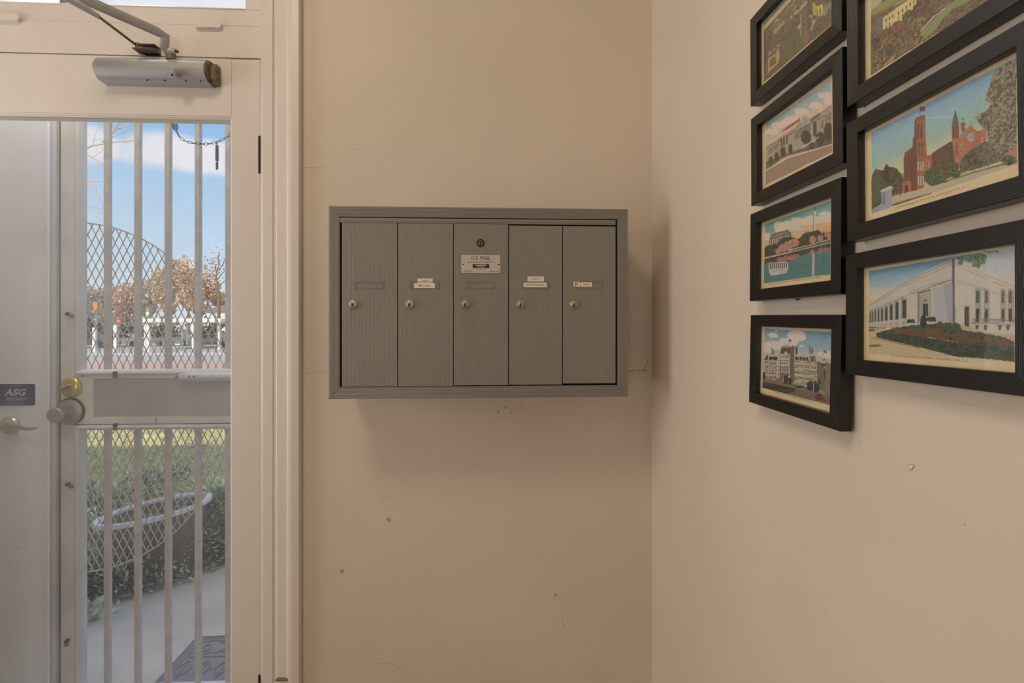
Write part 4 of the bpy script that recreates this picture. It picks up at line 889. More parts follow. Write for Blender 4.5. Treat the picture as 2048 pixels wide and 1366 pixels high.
# security sticker
ys = OY - .0212
m_navy = mat('sticker_navy', (26, 40, 88), .45); m_stw = mat('sticker_white', (178, 180, 184), .5); m_stg = mat('sticker_green', (130, 138, 84), .5)
b = MB(); X0, X1, Z0, Z1 = XA(-70, ys), XA(70, ys), ZA(40, 811, ys), ZA(40, 768, ys); r = .006; pts = []
for cx, cz, a0 in ((X1 - r, Z1 - r, 0), (X0 + r, Z1 - r, 90), (X0 + r, Z0 + r, 180), (X1 - r, Z0 + r, 270)):
    for k in range(5):
        a = math.radians(a0 + 22.5 * k); pts.append((cx + r * math.cos(a), cz + r * math.sin(a)))
b.prism(pts, ys - .0006, ys + .0008, 'y', 0)
def TS(s_, px, py, sz, mi=1, sx=1.0, sh=0.0, bo=0.0, al='CENTER'): b.text(s_, sz, MT(XA(px, ys), ZA(px, py, ys), ys - .0009), mi, sx=sx, shear=sh, bold=bo, align=al)
TS('PROTECTED BY', 33, 772.3, .0050, sx=1.25); TS('ASG', 32, 785, .0330, sx=1.12, sh=.28, bo=.035)
b.box(XA(9, ys), XA(58, ys), ys - .0010, ys, ZA(33, 795.3, ys), ZA(33, 794.4, ys), 2)
TS('SECURITY', 33.5, 799.3, .0118, sx=1.30, bo=.012); TS('1-877-CARE-ASG', 33, 806.3, .0062, sx=1.1)
b.build('security_sticker', [m_navy, m_stw, m_stg], d3, label='navy sticker with white lettering')
for (px, py, ln_) in [(35, 1100, 10), (12, 1130, 12), (60, 1050, 5), (20, 320, 3), (88, 460, 4)]:
    a_ = PA(px, py, OY - .0205); c2 = PA(px + ln_, py - ln_ * .5, OY - .0205)
    MB().tube([a_, c2], .0009, 5).build('scuff', mat('scuff_grey', (160, 160, 160), .8), d3)

d2 = root('door_2', (-1.1, OY, .02))
Xs0, Xs1 = XA(120.5, OY), XA(150, OY); XRT = -.625
zm1, zm0 = ZA(200, 740, OY), ZA(200, 862, OY)
MB().box(XA(116.5, OY) , Xs0, OY + .006, OY + .03, .02, 2.9).build('weather_strip', m_rust, d2)
MB().box(Xs0, Xs1, OY, OY + .04, .02, 2.36, 0, .002).build('stile', m_gframe, d2)
MB().box(-.70, XRT, OY, OY + .04, .02, 2.36, 0, .002).build('stile', m_gframe, d2)
MB().box(Xs1, -.70, OY + .001, OY + .039, 2.27, 2.36, 0, .002).build('top_rail', m_gframe, d2)
MB().box(Xs1, -.70, OY + .001, OY + .039, .02, .10, 0, .002).build('bottom_rail', m_gframe, d2)
zr1 = zm1 - .012; zr0 = zm0 + .012
px0 = XA(186, OY); zp1, zp0 = ZA(200, 757, OY), ZA(200, 835, OY)
b = MB().box(Xs1, px0, OY + .001, OY + .039, zr0, zr1).box(px0, -.70, OY + .001, OY + .039, zp1, zr1).box(px0, -.70, OY + .001, OY + .039, zr0, zp0)
b.build('mid_rail', m_gframe, d2)
MB().box(px0, -.70, OY + .005, OY + .03, zp0, zp1).build('kick_panel', m_gpanel, d2)
b = MB(); jx = XA(312, OY); b.box(jx - .0008, jx + .0008, OY + .0002, OY + .002, zr0, zp0); b.build('joint', m_rust, d2)
# glazing trims of the two openings (a mitred aluminium bead)
m_bead2 = mat('storm_trim_grey', (206, 208, 212), .42, metal=.1, var=.05)
bx = XA(161, OY) - Xs1 + .002
def bead(x0, x1, z0, z1, nm):
    b = MB(); sweep_rect(b, x0, x1, z0, z1, [(0, OY + .002), (.001, OY - .003), (bx * .45, OY - .006), (bx * .8, OY - .002), (bx, OY + .010), (bx, OY + .03), (0, OY + .03)]); return b.build(nm, m_bead2, d2)
bead(Xs1 - .002, -.70, zr1 - .008, 2.275, 'upper_bead'); bead(Xs1 - .002, -.70, .095, zr0 + .010, 'lower_bead')
# dark sealing line at the lower bead
b = MB(); b.tube([(Xs1 - .002, OY - .0005, zr0 + .0115), (-.70, OY - .0005, zr0 + .0115)], .0012, 4); b.tube([(Xs1 - .0025, OY - .0005, zr0 + .0115), (Xs1 - .0025, OY - .0005, .1)], .0009, 4); b.build('seal_line', m_rust, d2)
# bars
YB = OY + .030
for k, px in enumerate([216, 276.5, 337, 397, 457.5]):
    xx = XA(px, YB); MB().box(xx - .0100, xx + .0100, YB - .009, YB + .009, .09, 2.29, 0, .0022).build('bar', m_bar, d2)
# expanded metal, cut to a big disc
YM = YB + .014
cx_, cz_ = XA(152, YM), (ZA(160, 445, YM) + ZA(160, 1145, YM)) / 2; RV = (ZA(160, 445, YM) - ZA(160, 1145, YM)) / 2; RH = XA(466, YM) - cx_
ins = lambda x_, z_: ((x_ - cx_) / RH) ** 2 + ((z_ - cz_) / RV) ** 2 < 1 and x_ > Xs1 - .01
def outside_rail(z_): return z_ > zr1 - .02 or z_ < zr0 + .02
hx, hz_ = .0139, .0285
ni = int(RH / hx) + 2; nj = int(RV / hz_) + 2
for nm, test in (('mesh_screen', lambda z_: z_ > zr1 - .03), ('mesh_screen', lambda z_: z_ < zr0 + .03)):
    b = MB()
    for i in range(0, ni):
        for j in range(-nj, nj):
            if (i + j) % 2: continue
            xa = cx_ + i * hx; za = cz_ + j * hz_
            for sj in (1, -1):
                xb_ = xa + hx; zb2 = za + sj * hz_
                if not (test(za) and test(zb2)): continue
                if not ins(xa, za) and not ins(xb_, zb2): continue
                t1 = 1.0; A_ = Vector((xa, YM, za)); B_ = Vector((xb_, YM, zb2))
                if not ins(xb_, zb2):
                    t_ = 0
                    while t_ < 1 and ins(xa + hx * t_, za + sj * hz_ * t_): t_ += .1
                    B_ = A_ + (B_ - A_) * min(t_, 1)
                elif not ins(xa, za):
                    t_ = 1
                    while t_ > 0 and ins(xa + hx * t_, za + sj * hz_ * t_): t_ -= .1
                    A_ = Vector((xa, YM, za)) + (Vector((xb_, YM, zb2)) - Vector((xa, YM, za))) * max(t_, 0)
                if (B_ - A_).length < .002: continue
                d_ = (B_ - A_).normalized(); n_ = Vector((-d_.z, 0, d_.x)) * .00145; y_ = Vector((0, .0012, 0)); k_ = d_ * .0008
                vv = [A_ - k_ + n_ - y_, A_ - k_ - n_ - y_, B_ + k_ - n_ - y_, B_ + k_ + n_ - y_, A_ - k_ + n_ + y_, A_ - k_ - n_ + y_, B_ + k_ - n_ + y_, B_ + k_ + n_ + y_]
                b.add(vv, [(0, 1, 2, 3), (7, 6, 5, 4), (0, 3, 7, 4), (1, 5, 6, 2)])
    arc = []
    for k in range(140):
        a = math.pi * (k / 139 - .5); x_ = cx_ + RH * math.cos(a); z_ = cz_ + RV * math.sin(a)
        if test(z_) and x_ < -.66: arc.append((x_, YM, z_))
    b.tube(arc, .0026, 6)
    b.build(nm, m_mesh, d2)
# deadbolt, knob, clips
m_brass = mat('brass', (206, 186, 96), .25, metal=.85, var=.1, vscale=40)
m_steel = mat('worn_steel', (168, 164, 158), .4, metal=.7, var=.1, vscale=60)
p = PA(144, 774, OY)
MB().lathe([(.036, 0), (.036, -.005), (.033, -.010), (.026, -.013), (.015, -.015), (.014, -.022), (.0001, -.023)], (p.x, OY - .0003, p.z), (0, 1, 0), 32).build('deadbolt', m_brass, d2, smooth=True)
tb = MB(); tb.box(p.x - .020, p.x + .020, OY - .038, OY - .022, p.z - .0035, p.z + .0035, 0, .003, M=Matrix.Translation(p) @ Matrix.Rotation(-.5, 4, 'Y') @ Matrix.Translation(-p)); tb.build('thumb_turn', mat('brass_worn', (150, 136, 92), .35, metal=.8), d2)
p = PA(140, 824, OY)
MB().lathe([(.0455, 0), (.0455, -.004), (.041, -.008), (.018, -.010), (.0150, -.018), (.0165, -.034), (.0225, -.046), (.0262, -.056), (.0262, -.064), (.0245, -.0665), (.0001, -.067)], (p.x, OY - .0003, p.z), (0, 1, 0), 36).build('door_knob', m_steel, d2, smooth=True)
MB().lathe([(.049, 0), (.049, -.0025), (.046, -.003)], (p.x + .003, OY - .0002, p.z + .003), (0, 1, 0), 32).build('knob_gasket', m_rust, d2)
m_clip = mat('clip_steel', (120, 116, 108), .45, metal=.5, var=.3, vscale=90)
for (px, py, rot) in [(137, 628, 0), (137, 968, .2), (135, 1281, 1.4), (232, 746, 1.4), (232, 850, 1.3)]:
    p = PA(px, py, OY - .004); M_ = Matrix.Translation(p) @ Matrix.Rotation(rot + .45, 4, 'Y') @ Matrix.Translation(-p)
    c = MB(); c.box(p.x - .004, p.x + .019, OY - .010, OY - .007, p.z - .0055, p.z + .0055, 0, .001, M=M_); c.box(p.x + .015, p.x + .019, OY - .008, OY + .001, p.z - .0055, p.z + .0055, 0, 0, M=M_)
    c.cyl((p.x, OY + .001, p.z), (p.x, OY - .0125, p.z), .0062, n=14, mi=1).cyl((p.x, OY - .0125, p.z), (p.x, OY - .0128, p.z), .0026, n=8, mi=1)
    c.build('retaining_clip', [m_clip, m_screw], d2)
p = PA(166, 750, OY); MB().cyl((p.x, OY + .001, p.z), (p.x, OY - .003, p.z), .006, n=12).build('screw', mat('brass_dull', (132, 118, 76), .5, metal=.5), d2)
# pneumatic closer on the outer door
m_tube = mat('tube_grey', (196, 198, 204), .35, metal=.3)
pc = thing('storm_door_closer', (XA(420, OY - .03), OY, ZA(420, 754, OY - .03)), 'light grey tube closer lying across the middle rail of the barred door', 'door closer')
zc_ = ZA(420, 753.5, OY - .03); yk = OY - .026
MB().cyl((XA(372, yk), yk, zc_), (XA(374, yk) + .55, yk, zc_), .0165, n=24).build('tube', m_tube, pc, smooth=True)
MB().box(XA(358, yk), XA(378, yk), yk - .006, OY + .002, zc_ - .008, zc_ + .010, 0, .002).build('mounting_bracket', m_tube, pc)
MB().cyl((XA(351, yk), yk + .004, zc_), (XA(372, yk), yk, zc_), .005, n=12).build('rod_end', m_clip, pc)
for px in (384, 393): MB().cyl((XA(px, yk), yk - .0145, zc_ + .002), (XA(px, yk), yk - .0175, zc_ + .002), .003, n=10).build('screw', m_screw, pc)
# chain with its spring, hanging between the doors
m_chain = mat('chain_steel', (92, 92, 94), .4, metal=.6)
YC = OY - .05
ch = thing('door_chain', PA(400, 280, YC), 'thin steel storm-door chain with a spring hanging before the barred door', 'chain')
path = [PA(*q, YC) for q in [(360, 275), (368, 281), (376, 284), (384, 286), (392, 287), (400, 287.5), (408, 288), (416, 288), (424, 286.5), (432, 285), (440, 281.5), (448, 277.5), (456, 273), (464, 266), (473, 258), (482, 249)]]
for i in range(len(path) - 1):
    a, c_ = path[i], path[i + 1]; d_ = (c_ - a); l_ = d_.length * .5 + .0016; m_ = (a + c_) / 2; u = d_.normalized(); w_ = (Vector((0, 1, 0)) if i % 2 else Vector((-u.z, 0, u.x))) * .0042
    loop = [m_ + u * l_ * math.cos(t) + w_ * math.sin(t) for t in np.linspace(0, 2 * math.pi, 13)]
    MB().tube(loop, .0011, 5).build('link', m_chain, ch)
sp = [(338, 205), (347, 250), (352, 258)]
a = PA(330, 190, YC); c_ = PA(352, 258, YC); b = MB()
dv = (c_ - a).normalized(); uu = Vector((0, 1, 0)); ww = dv.cross(uu).normalized(); hl = []
for k in range(260):
    t = k / 259; hl.append(a + (c_ - a) * t + (uu * math.cos(t * 2 * math.pi * 26) + ww * math.sin(t * 2 * math.pi * 26)) * .0085)
b.tube(hl, .0014, 4); b.build('spring', m_chain, ch)
MB().tube([c_ + Vector((0, 0, .004)), PA(354.5, 264, YC), PA(360, 275, YC)], .0013, 5).tube([c_ - ww * .004, PA(360.5, 275.5, YC) - ww * .002], .0012, 5).build('hook', m_chain, ch)
b = MB(); b.cyl(PA(434, 286, YC), PA(434, 292, YC), .002, n=8).cyl(PA(434, 291, YC), PA(434, 322, YC), .0052, .0056, 12); b.cyl(PA(434, 322, YC), PA(434, 326, YC), .0020, n=8).cyl(PA(434, 325, YC), PA(434, 339, YC), .0046, .0042, 10)
b.build('turnbuckle', m_chain, ch)
#@@PART3
# ------------------------------------------------------------------ outside: porch slab, garden, street
m_conc = mat('porch_concrete', (206, 196, 184), .9, var=.10, vscale=3, bump=.5, bscale=60)
m_soil = mat('bed_soil', (140, 122, 100), .95, var=.25, vscale=12, bump=.6, bscale=30)
m_lawn = mat('lawn_ground', (178, 182, 120), .95, var=.2, vscale=3, bump=.5, bscale=40, col2=(220, 208, 150))
m_walk = mat('sidewalk_brick', (196, 158, 136), .9, var=.08, vscale=4)
m_road = mat('road_asphalt', (176, 170, 164), .9, var=.06, vscale=.5)
ZS = -1.5
g = MB(); g.box(-30, 30, 1.94, 13, -.2, -.02); o = g.build('lawn', m_lawn); o['kind'] = 'structure'
g = MB(); g.add([(-60, 13, -.02), (60, 13, -.02), (60, 24, ZS), (-60, 24, ZS)], [(0, 1, 2, 3)]); g.box(-60, 60, 24, 36, ZS - .2, ZS); o = g.build('sidewalk', m_walk); o['kind'] = 'structure'
g = MB(); g.box(-140, 140, 36, 62, ZS - .25, ZS - .05); o = g.build('road', m_road); o['kind'] = 'structure'
g = MB(); g.box(-140, 140, 62, 150, ZS - .2, ZS); o = g.build('far_ground', mat('far_ground_dry', (170, 158, 126), .95, var=.15, vscale=.3)); o['kind'] = 'structure'
# porch slab with a slanting far edge
e0 = PG(-200, 1270); e1 = PG(100, 1208); e2 = PG(200, 1186); e3 = PG(300, 1160); e4 = PG(380, 1130); e5 = PG(470, 1100); e6 = PG(640, 1060)
pl = [(-4, 1.941), (.9, 1.941), (e6.x + 1.2, e6.y + .25)] + [(p.x, p.y) for p in (e6, e5, e4, e3, e2, e1, e0)] + [(-4, 2.3)]
g = MB(); g.prism(pl, -.12, 0.0, 'z'); o = g.build('porch_slab', m_conc); o['kind'] = 'structure'
bl = [(-3.6, 2.2)] + [(p.x, p.y - .05) for p in (e0, e1, e2, e3, e4, e5, e6)] + [(PG(640, 960).x, PG(640, 960).y), (PG(430, 985).x, PG(430, 985).y), (PG(200, 985).x, PG(200, 985).y), (-4.4, 3.9)]
g = MB(); g.prism(bl, -.12, -.004, 'z'); o = g.build('garden_bed', m_soil); o['kind'] = 'structure'
# doormat with raised scroll work
m_rub = mat('mat_rubber', (140, 142, 146), .8, var=.05, bump=.2); m_rub2 = mat('mat_rubber_ridge', (126, 128, 132), .7)
c0 = PG(393, 1276); c1 = PG(311, 1366)
dm = thing('doormat', (-1.05, 2.15, .0), 'dark grey rubber doormat with scroll relief on the porch slab', 'doormat')
ang = math.atan2(-(c0.x - c1.x), (c0.y - c1.y)); X0 = c0.x; Y1 = c0.y; Wm, Dm = .78, .40
Mm = Matrix.Translation((c0.x, c0.y, 0)) @ Matrix.Rotation(ang, 4, 'Z')
def mm(x_, y_, z_=.012): return Mm @ Vector((x_, y_, z_))
b = MB(); b.box(0, Wm, -.335, 0, .0005, .009, 0, .002, M=Mm); b.build('base', m_rub, dm)
b = MB()
for d_ in (.010, .024, .040): b.tube([mm(d_, -.33, .010), mm(d_, -d_, .010), mm(Wm - d_, -d_, .010), mm(Wm - d_, -.33, .010)], .0035, 6)
def spiral(cx, cy, r, t0, n_, sgn=1):
    return [mm(cx + r * (1 - k / 30 * .85) * math.cos(t0 + sgn * k / 30 * n_), cy + r * (1 - k / 30 * .85) * math.sin(t0 + sgn * k / 30 * n_), .010) for k in range(31)]
for i in range(7):
    cx = .085 + i * .102
    b.tube(spiral(cx, -.085, .036, 2.6, 8.5, -1 if i % 2 else 1), .0045, 6)
    b.tube([mm(cx - .045, -.130, .01), mm(cx - .02, -.112, .01), mm(cx + .02, -.130, .01), mm(cx + .045, -.115, .01)], .004, 6)
    b.tube([mm(cx - .05, -.06, .01), mm(cx - .03, -.05, .01), mm(cx + .0, -.045, .01)], .004, 6)
b.tube([mm(.05, -.148, .010), mm(Wm - .05, -.148, .010)], .004, 6)
for i in range(9):
    cx = .07 + i * .08
    b.tube([mm(cx, -.17, .01), mm(cx + .03, -.22, .01), mm(cx, -.28, .01), mm(cx - .03, -.22, .01), mm(cx, -.17, .01)], .004, 6); b.tube([mm(cx, -.19, .01), mm(cx, -.26, .01)], .0035, 6)
b.build('scroll_relief', m_rub2, dm)

# leafy plants: blades or leaflets as folded quads
def leaves(b, n, fpos, size, aspect=.3, mi=0, updir=None, spread=1.0, nm=1):
    for _ in range(n):
        p, d = fpos(); d = Vector(d); 
        if d.length < 1e-6: d = Vector((0, 0, 1))
        d.normalize(); s = size * random.uniform(.6, 1.3); w = Vector((random.gauss(0, 1), random.gauss(0, 1), random.gauss(0, 1))); w = w - d * w.dot(d)
        w = w.normalized() * s * aspect; p = Vector(p)
        b.add([p, p + d * s * .5 + w, p + d * s, p + d * s * .5 - w], [(0, 1, 2, 3)], random.randrange(nm) if nm > 1 else mi)
J = [mat('juniper_green', (142, 156, 136), .8), mat('juniper_pale', (192, 200, 182), .8), mat('juniper_dark', (98, 110, 96), .85)]
def juniper(px, py, rx, rz, label, n=1500):
    p = PG(px, py); r = thing('juniper_shrub', p, label, 'shrub', 'low shrubs along the porch edge')
    b = MB()
    def fp():
        a = random.uniform(0, 6.283); e_ = random.uniform(-.1, 1.45); k = random.uniform(.45, 1.0)
        d = Vector((math.cos(a) * math.cos(e_) * rx, math.sin(a) * math.cos(e_) * rx * .75, abs(math.sin(e_)) * rz + .01)) * k
        return p + d, d.normalized() + Vector((random.gauss(0, .6), random.gauss(0, .6), random.gauss(.1, .5)))
    leaves(b, int(n * 1.8), fp, .036, .17, nm=3); b.build('foliage', J, r, kind='stuff')
    s = MB()
    for k in range(7):
        a = random.uniform(0, 6.28); s.tube([p, p + Vector((math.cos(a) * rx * .4, math.sin(a) * rx * .3, rz * .4)), p + Vector((math.cos(a) * rx * .8, math.sin(a) * rx * .6, rz * .6))], [.009, .006, .002], 5)
    s.build('stem', mat('shrub_stem', (84, 68, 54), .9), r)
for a in [(175, 1170, .22, .20, 'low grey-green shrub at the left end of the bed beside the white side door'),
          (240, 1172, .25, .27, 'low dark green shrub behind the second and third door bars'),
          (310, 1152, .26, .33, 'dense dark shrub in front of the round planter'),
          (375, 1125, .26, .30, 'dark shrub right of the planter behind the fourth bar'),
          (440, 1105, .27, .36, 'tallest dark green shrub beside the right edge of the barred door'),
          (560, 1090, .3, .34, 'dark shrub hidden mostly behind the door stile')]:
    juniper(*a, n=2200)
# planter
p0 = PG(322, 1075); p0 = Vector((p0.x, p0.y, 0)); ph = .33
m_planter = mat('planter_brown', (104, 96, 88), .8, var=.15, vscale=8); m_rim = mat('planter_rim_white', (206, 206, 208), .6, var=.06)
zR = .37; pr_ = PG(322, 1016, zR)
pt = thing('round_planter', (pr_.x, pr_.y, 0), 'big round planter with a white rim standing among the shrubs', 'planter', rot=(math.radians(-3), math.radians(-7), 0))
RP = .285
MB().lathe([(.17, 0), (.19, .02), (RP - .03, zR - .04), (RP - .022, zR - .02), (RP - .045, zR - .02), (RP - .05, zR - .09), (.0001, zR - .09)], (0, 0, 0), (0, 0, 1), 40).build('bowl', m_planter, pt, smooth=True, local=True)
MB().lathe([(RP - .04, zR - .022), (RP - .002, zR - .022), (RP, zR - .012), (RP - .004, zR), (RP - .03, zR + .001), (RP - .04, zR - .008), (RP - .04, zR - .022)], (0, 0, 0), (0, 0, 1), 48, caps=False).build('rim', m_rim, pt, smooth=True, local=True)
MB().lathe([(RP - .046, zR - .088), (RP - .10, zR - .078), (.0001, zR - .07)], (0, 0, 0), (0, 0, 1), 30).build('soil', mat('planter_soil', (84, 70, 56), .95, var=.3, vscale=30, bump=.6), pt, local=True)
b = MB()
for k in range(16):
    a = random.uniform(0, 6.28); r_ = random.uniform(0, .17); q = Vector((r_ * math.cos(a), r_ * math.sin(a), zR - .08)); b.tube([q, q + Vector((random.gauss(0, .05), random.gauss(0, .05), .03)), q + Vector((random.gauss(0, .1), random.gauss(0, .1), .05))], [.002, .0016, .0006], 4)
b.build('dead_stems', mat('dead_stem', (150, 128, 92), .9), pt, local=True, kind='stuff')
# grassy tufts and pale-leaved plants
GR = [mat('blade_green', (160, 178, 112), .7), mat('blade_yellow', (218, 222, 164), .7), mat('blade_dark', (112, 132, 84), .7)]
PW = [mat('pale_leaf', (240, 240, 228), .7), mat('mid_leaf', (190, 200, 150), .7), mat('dark_leaf', (124, 138, 96), .7)]
def tuft(px, py, h, r0, label, mats_=GR, n=420, name='grass_clump', wid=.045):
    p = PG(px, py); r = thing(name, p, label, 'plant'); b = MB()
    for _ in range(n):
        a = random.uniform(0, 6.283); ln_ = h * random.uniform(.6, 1.15); o_ = Vector((math.cos(a), math.sin(a), 0)); s0 = p + o_ * random.uniform(0, r0 * .4)
        s1 = s0 + o_ * r0 * random.uniform(.1, .5) + Vector((0, 0, ln_ * .7)); s2 = s1 + o_ * r0 * random.uniform(.3, .8) + Vector((0, 0, ln_ * random.uniform(-.15, .3)))
        w = Vector((-o_.y, o_.x, 0)) * h * wid * .5
        b.add([s0 - w, s0 + w, s1 + w, s1 - w, s2], [(0, 1, 2, 3), (3, 2, 4)], random.randrange(3))
    b.build('blade', mats_, r, kind='stuff'); return r
tuft(440, 1065, .38, .34, 'arching green grass clump right of the round planter')
tuft(500, 1050, .36, .3, 'grass clump farthest right behind the door bars', n=300)
tuft(395, 1030, .22, .2, 'short grass clump behind the planter rim', n=200)
for i, (px, py, lab) in enumerate([(178, 1040, 'pale-leaved plant left of the first door bar'), (235, 1035, 'pale-leaved plant beside the left side of the planter'), (290, 985, 'small pale-leaved plant behind the planter'), (190, 1085, 'pale leafy plant low beside the white side door edge'), (350, 975, 'small pale plant on the lawn edge behind the planter rim')]):
    p = PG(px, py); r = thing('leafy_plant', p, lab, 'plant'); b = MB(); h = .26 if i < 2 else .2
    def fp():
        a = random.uniform(0, 6.283); e_ = random.uniform(.1, 1.5); d = Vector((math.cos(a) * math.cos(e_) * .22, math.sin(a) * math.cos(e_) * .18, math.sin(e_) * h)) * random.uniform(.3, 1)
        return p + d, d.normalized() + Vector((random.gauss(0, .6), random.gauss(0, .6), random.gauss(0, .4)))
    leaves(b, 330, fp, .05, .28, nm=3); b.build('foliage', PW, r, kind='stuff')
# small weed on the slab
p = PG(185, 1236); r = thing('weed', p, 'small green weed growing at the porch slab edge', 'plant'); b = MB()
leaves(b, 60, lambda: (p + Vector((random.gauss(0, .05), random.gauss(0, .04), random.uniform(0, .05))), (random.gauss(0, 1), random.gauss(0, 1), random.uniform(.2, 1))), .05, .3); b.build('foliage', J[1], r, kind='stuff')
p = PG(165, 1215); q = PG(196, 1190); b = MB(); b.tube([p + Vector((0, 0, .004)), (p + q) / 2 + Vector((0, 0, .012)), q + Vector((0, 0, .004))], .003, 5)
tag(b.build('twig', mat('twig_brown', (92, 72, 56), .9)), 'thin brown twig lying on the porch slab', 'twig')
# lawn grass and fallen leaves
LG = [mat('lawn_blade_green', (176, 188, 108), .8), mat('lawn_blade_straw', (228, 212, 156), .8), mat('lawn_blade_mid', (200, 200, 128), .8)]
b = MB()
for _ in range(16000):
    y = 3.3 + 5.5 * random.random() ** 1.3; x = XA(random.uniform(120, 500), y)
    h = random.uniform(.02, .05); a = random.uniform(0, 6.283); w = Vector((math.cos(a), math.sin(a), 0)) * .004; s0 = Vector((x, y, -.02)); t_ = s0 + Vector((random.gauss(0, .02), random.gauss(0, .02), h))
    b.add([s0 - w, s0 + w, t_], [(0, 1, 2)], random.randrange(3))
o = b.build('lawn_grass', LG); tag(o, 'short green and straw grass of the lawn beyond the porch', 'grass', kind='stuff')
FL = [mat('leaf_litter_tan', (206, 168, 120), .8), mat('leaf_litter_brown', (150, 106, 70), .8), mat('leaf_litter_yellow', (220, 190, 110), .8)]
b = MB()
for _ in range(1500):
    y = 3.4 + 7 * random.random(); x = XA(random.uniform(100, 520), y); s = random.uniform(.015, .035); a = random.uniform(0, 6.283)
    M_ = Matrix.Translation((x, y, .0)) @ Matrix.Rotation(a, 4, 'Z') @ Matrix.Rotation(random.gauss(0, .4), 4, 'X')
    b.add([(-s, 0, 0), (0, -s * .6, .004), (s, 0, 0), (0, s * .6, .004)], [(0, 1, 2, 3)], random.randrange(3), M_)
o = b.build('fallen_leaves', FL); tag(o, 'scattered tan fallen leaves on the lawn', 'leaves', kind='stuff')

# bare tree whose twigs reach in from the left, and far trees
m_bark = mat('bark_pale', (206, 188, 168), .9); m_bark2 = mat('bark_brown', (132, 108, 88), .9)
YT = 9.0
def twigs(b, p, d, l, r, n, depth):
    pts = [p]; q = p.copy(); dd = d.copy()
    for k in range(4):
        dd = (dd + Vector((random.gauss(0, .12), random.gauss(0, .12), random.gauss(.02, .12)))).normalized(); q = q + dd * l / 4; pts.append(q.copy())
    b.tube(pts, [r * (1 - .17 * k) for k in range(5)], 5)
    if depth > 0:
        for k in range(n):
            t = random.randint(1, 4); sd = (dd + Vector((random.gauss(0, .5), random.gauss(0, .3), random.gauss(0, .45)))).normalized(); twigs(b, pts[t], sd, l * random.uniform(.45, .7), r * .55, n, depth - 1)
bt = thing('bare_tree', PA(20, 700, YT) * 1.0, 'leafless tree whose pale twigs cross the sky behind the leftmost bars', 'tree')
b = MB(); P1 = PA(30, 300, YT); b.tube([Vector((P1.x - .3, YT, -.03)), Vector((P1.x - .2, YT, 2.2)), P1, PA(40, 120, YT)], [.16, .13, .09, .05], 10); b.build('trunk', m_bark, bt, smooth=True)
for path in [[(35, 330), (110, 318), (160, 303), (185, 291), (205, 288), (240, 283), (270, 281)], [(160, 303), (185, 315), (215, 334)], [(35, 380), (110, 350), (160, 356), (176, 361), (210, 363)], [(174, 361), (190, 378), (200, 398)], [(35, 400), (120, 395), (163, 408), (185, 424), (202, 440)], [(205, 284), (222, 268), (234, 258), (262, 250)], [(222, 268), (240, 240), (250, 200)]]:
    b = MB(); pts = [PA(x_, y_, YT) for x_, y_ in path]
    n = len(pts); b.tube(pts, [.017 * (1 - .55 * k / n) for k in range(n)], 6)
    for k in range(1, n):
        for _ in range(1): twigs(b, pts[k], ((pts[k] - pts[k - 1]).normalized() + Vector((random.gauss(0, .3), random.gauss(0, .3), random.gauss(0, .5)))).normalized(), .45, .005, 2, 1)
    b.build('branch', m_bark, bt)
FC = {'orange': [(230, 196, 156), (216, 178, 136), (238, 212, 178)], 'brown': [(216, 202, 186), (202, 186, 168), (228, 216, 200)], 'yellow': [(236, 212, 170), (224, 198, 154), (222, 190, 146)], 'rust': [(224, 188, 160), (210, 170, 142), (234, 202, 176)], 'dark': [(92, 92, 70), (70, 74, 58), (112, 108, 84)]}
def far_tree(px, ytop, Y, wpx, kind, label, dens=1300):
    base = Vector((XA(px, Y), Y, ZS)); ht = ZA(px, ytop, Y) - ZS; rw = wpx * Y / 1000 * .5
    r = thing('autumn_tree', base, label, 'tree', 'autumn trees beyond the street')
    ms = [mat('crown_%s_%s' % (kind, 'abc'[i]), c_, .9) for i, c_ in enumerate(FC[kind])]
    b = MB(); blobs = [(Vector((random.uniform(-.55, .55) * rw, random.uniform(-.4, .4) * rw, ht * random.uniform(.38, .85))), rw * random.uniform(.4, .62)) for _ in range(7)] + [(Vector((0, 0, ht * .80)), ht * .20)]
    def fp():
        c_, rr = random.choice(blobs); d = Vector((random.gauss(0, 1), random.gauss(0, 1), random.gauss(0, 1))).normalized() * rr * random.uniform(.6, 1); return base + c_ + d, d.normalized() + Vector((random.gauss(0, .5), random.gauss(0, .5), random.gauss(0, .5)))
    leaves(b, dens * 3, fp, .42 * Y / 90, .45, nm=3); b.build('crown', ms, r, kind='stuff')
    b = MB(); b.tube([base, base + Vector((0, 0, ht * .4)), base + Vector((.2, 0, ht * .75))], [.25, .18, .07], 7)
    for k in range(5):
        a = random.uniform(0, 6.28); b.tube([base + Vector((0, 0, ht * (.3 + .08 * k))), base + Vector((math.cos(a) * rw * .6, math.sin(a) * rw * .5, ht * (.5 + .08 * k)))], [.09, .03], 5)
    b.build('trunk', m_bark2, r)
TR = [(96, 568, 100, 70, 'brown', 'dull brown tree behind the white side door edge'), (165, 566, 98, 60, 'brown', 'dull brown tree left of the first bar beyond the street'), (215, 574, 104, 55, 'brown', 'low brown tree behind the first bar beyond the street'), (255, 566, 100, 56, 'rust', 'reddish brown tree between the first and second bars'), (300, 556, 96, 50, 'brown', 'brown tree just right of the second bar'), (336, 530, 92, 52, 'yellow', 'yellowish autumn tree behind the third bar'), (377, 512, 84, 56, 'orange', 'tallest orange autumn tree between the third and fourth bars'), (414, 548, 97, 44, 'rust', 'rust coloured tree just right of the fourth bar'), (448, 585, 90, 52, 'orange', 'small orange tree at the right edge of the door opening'), (500, 560, 95, 60, 'rust', 'rust tree behind the stile of the glazed door')]
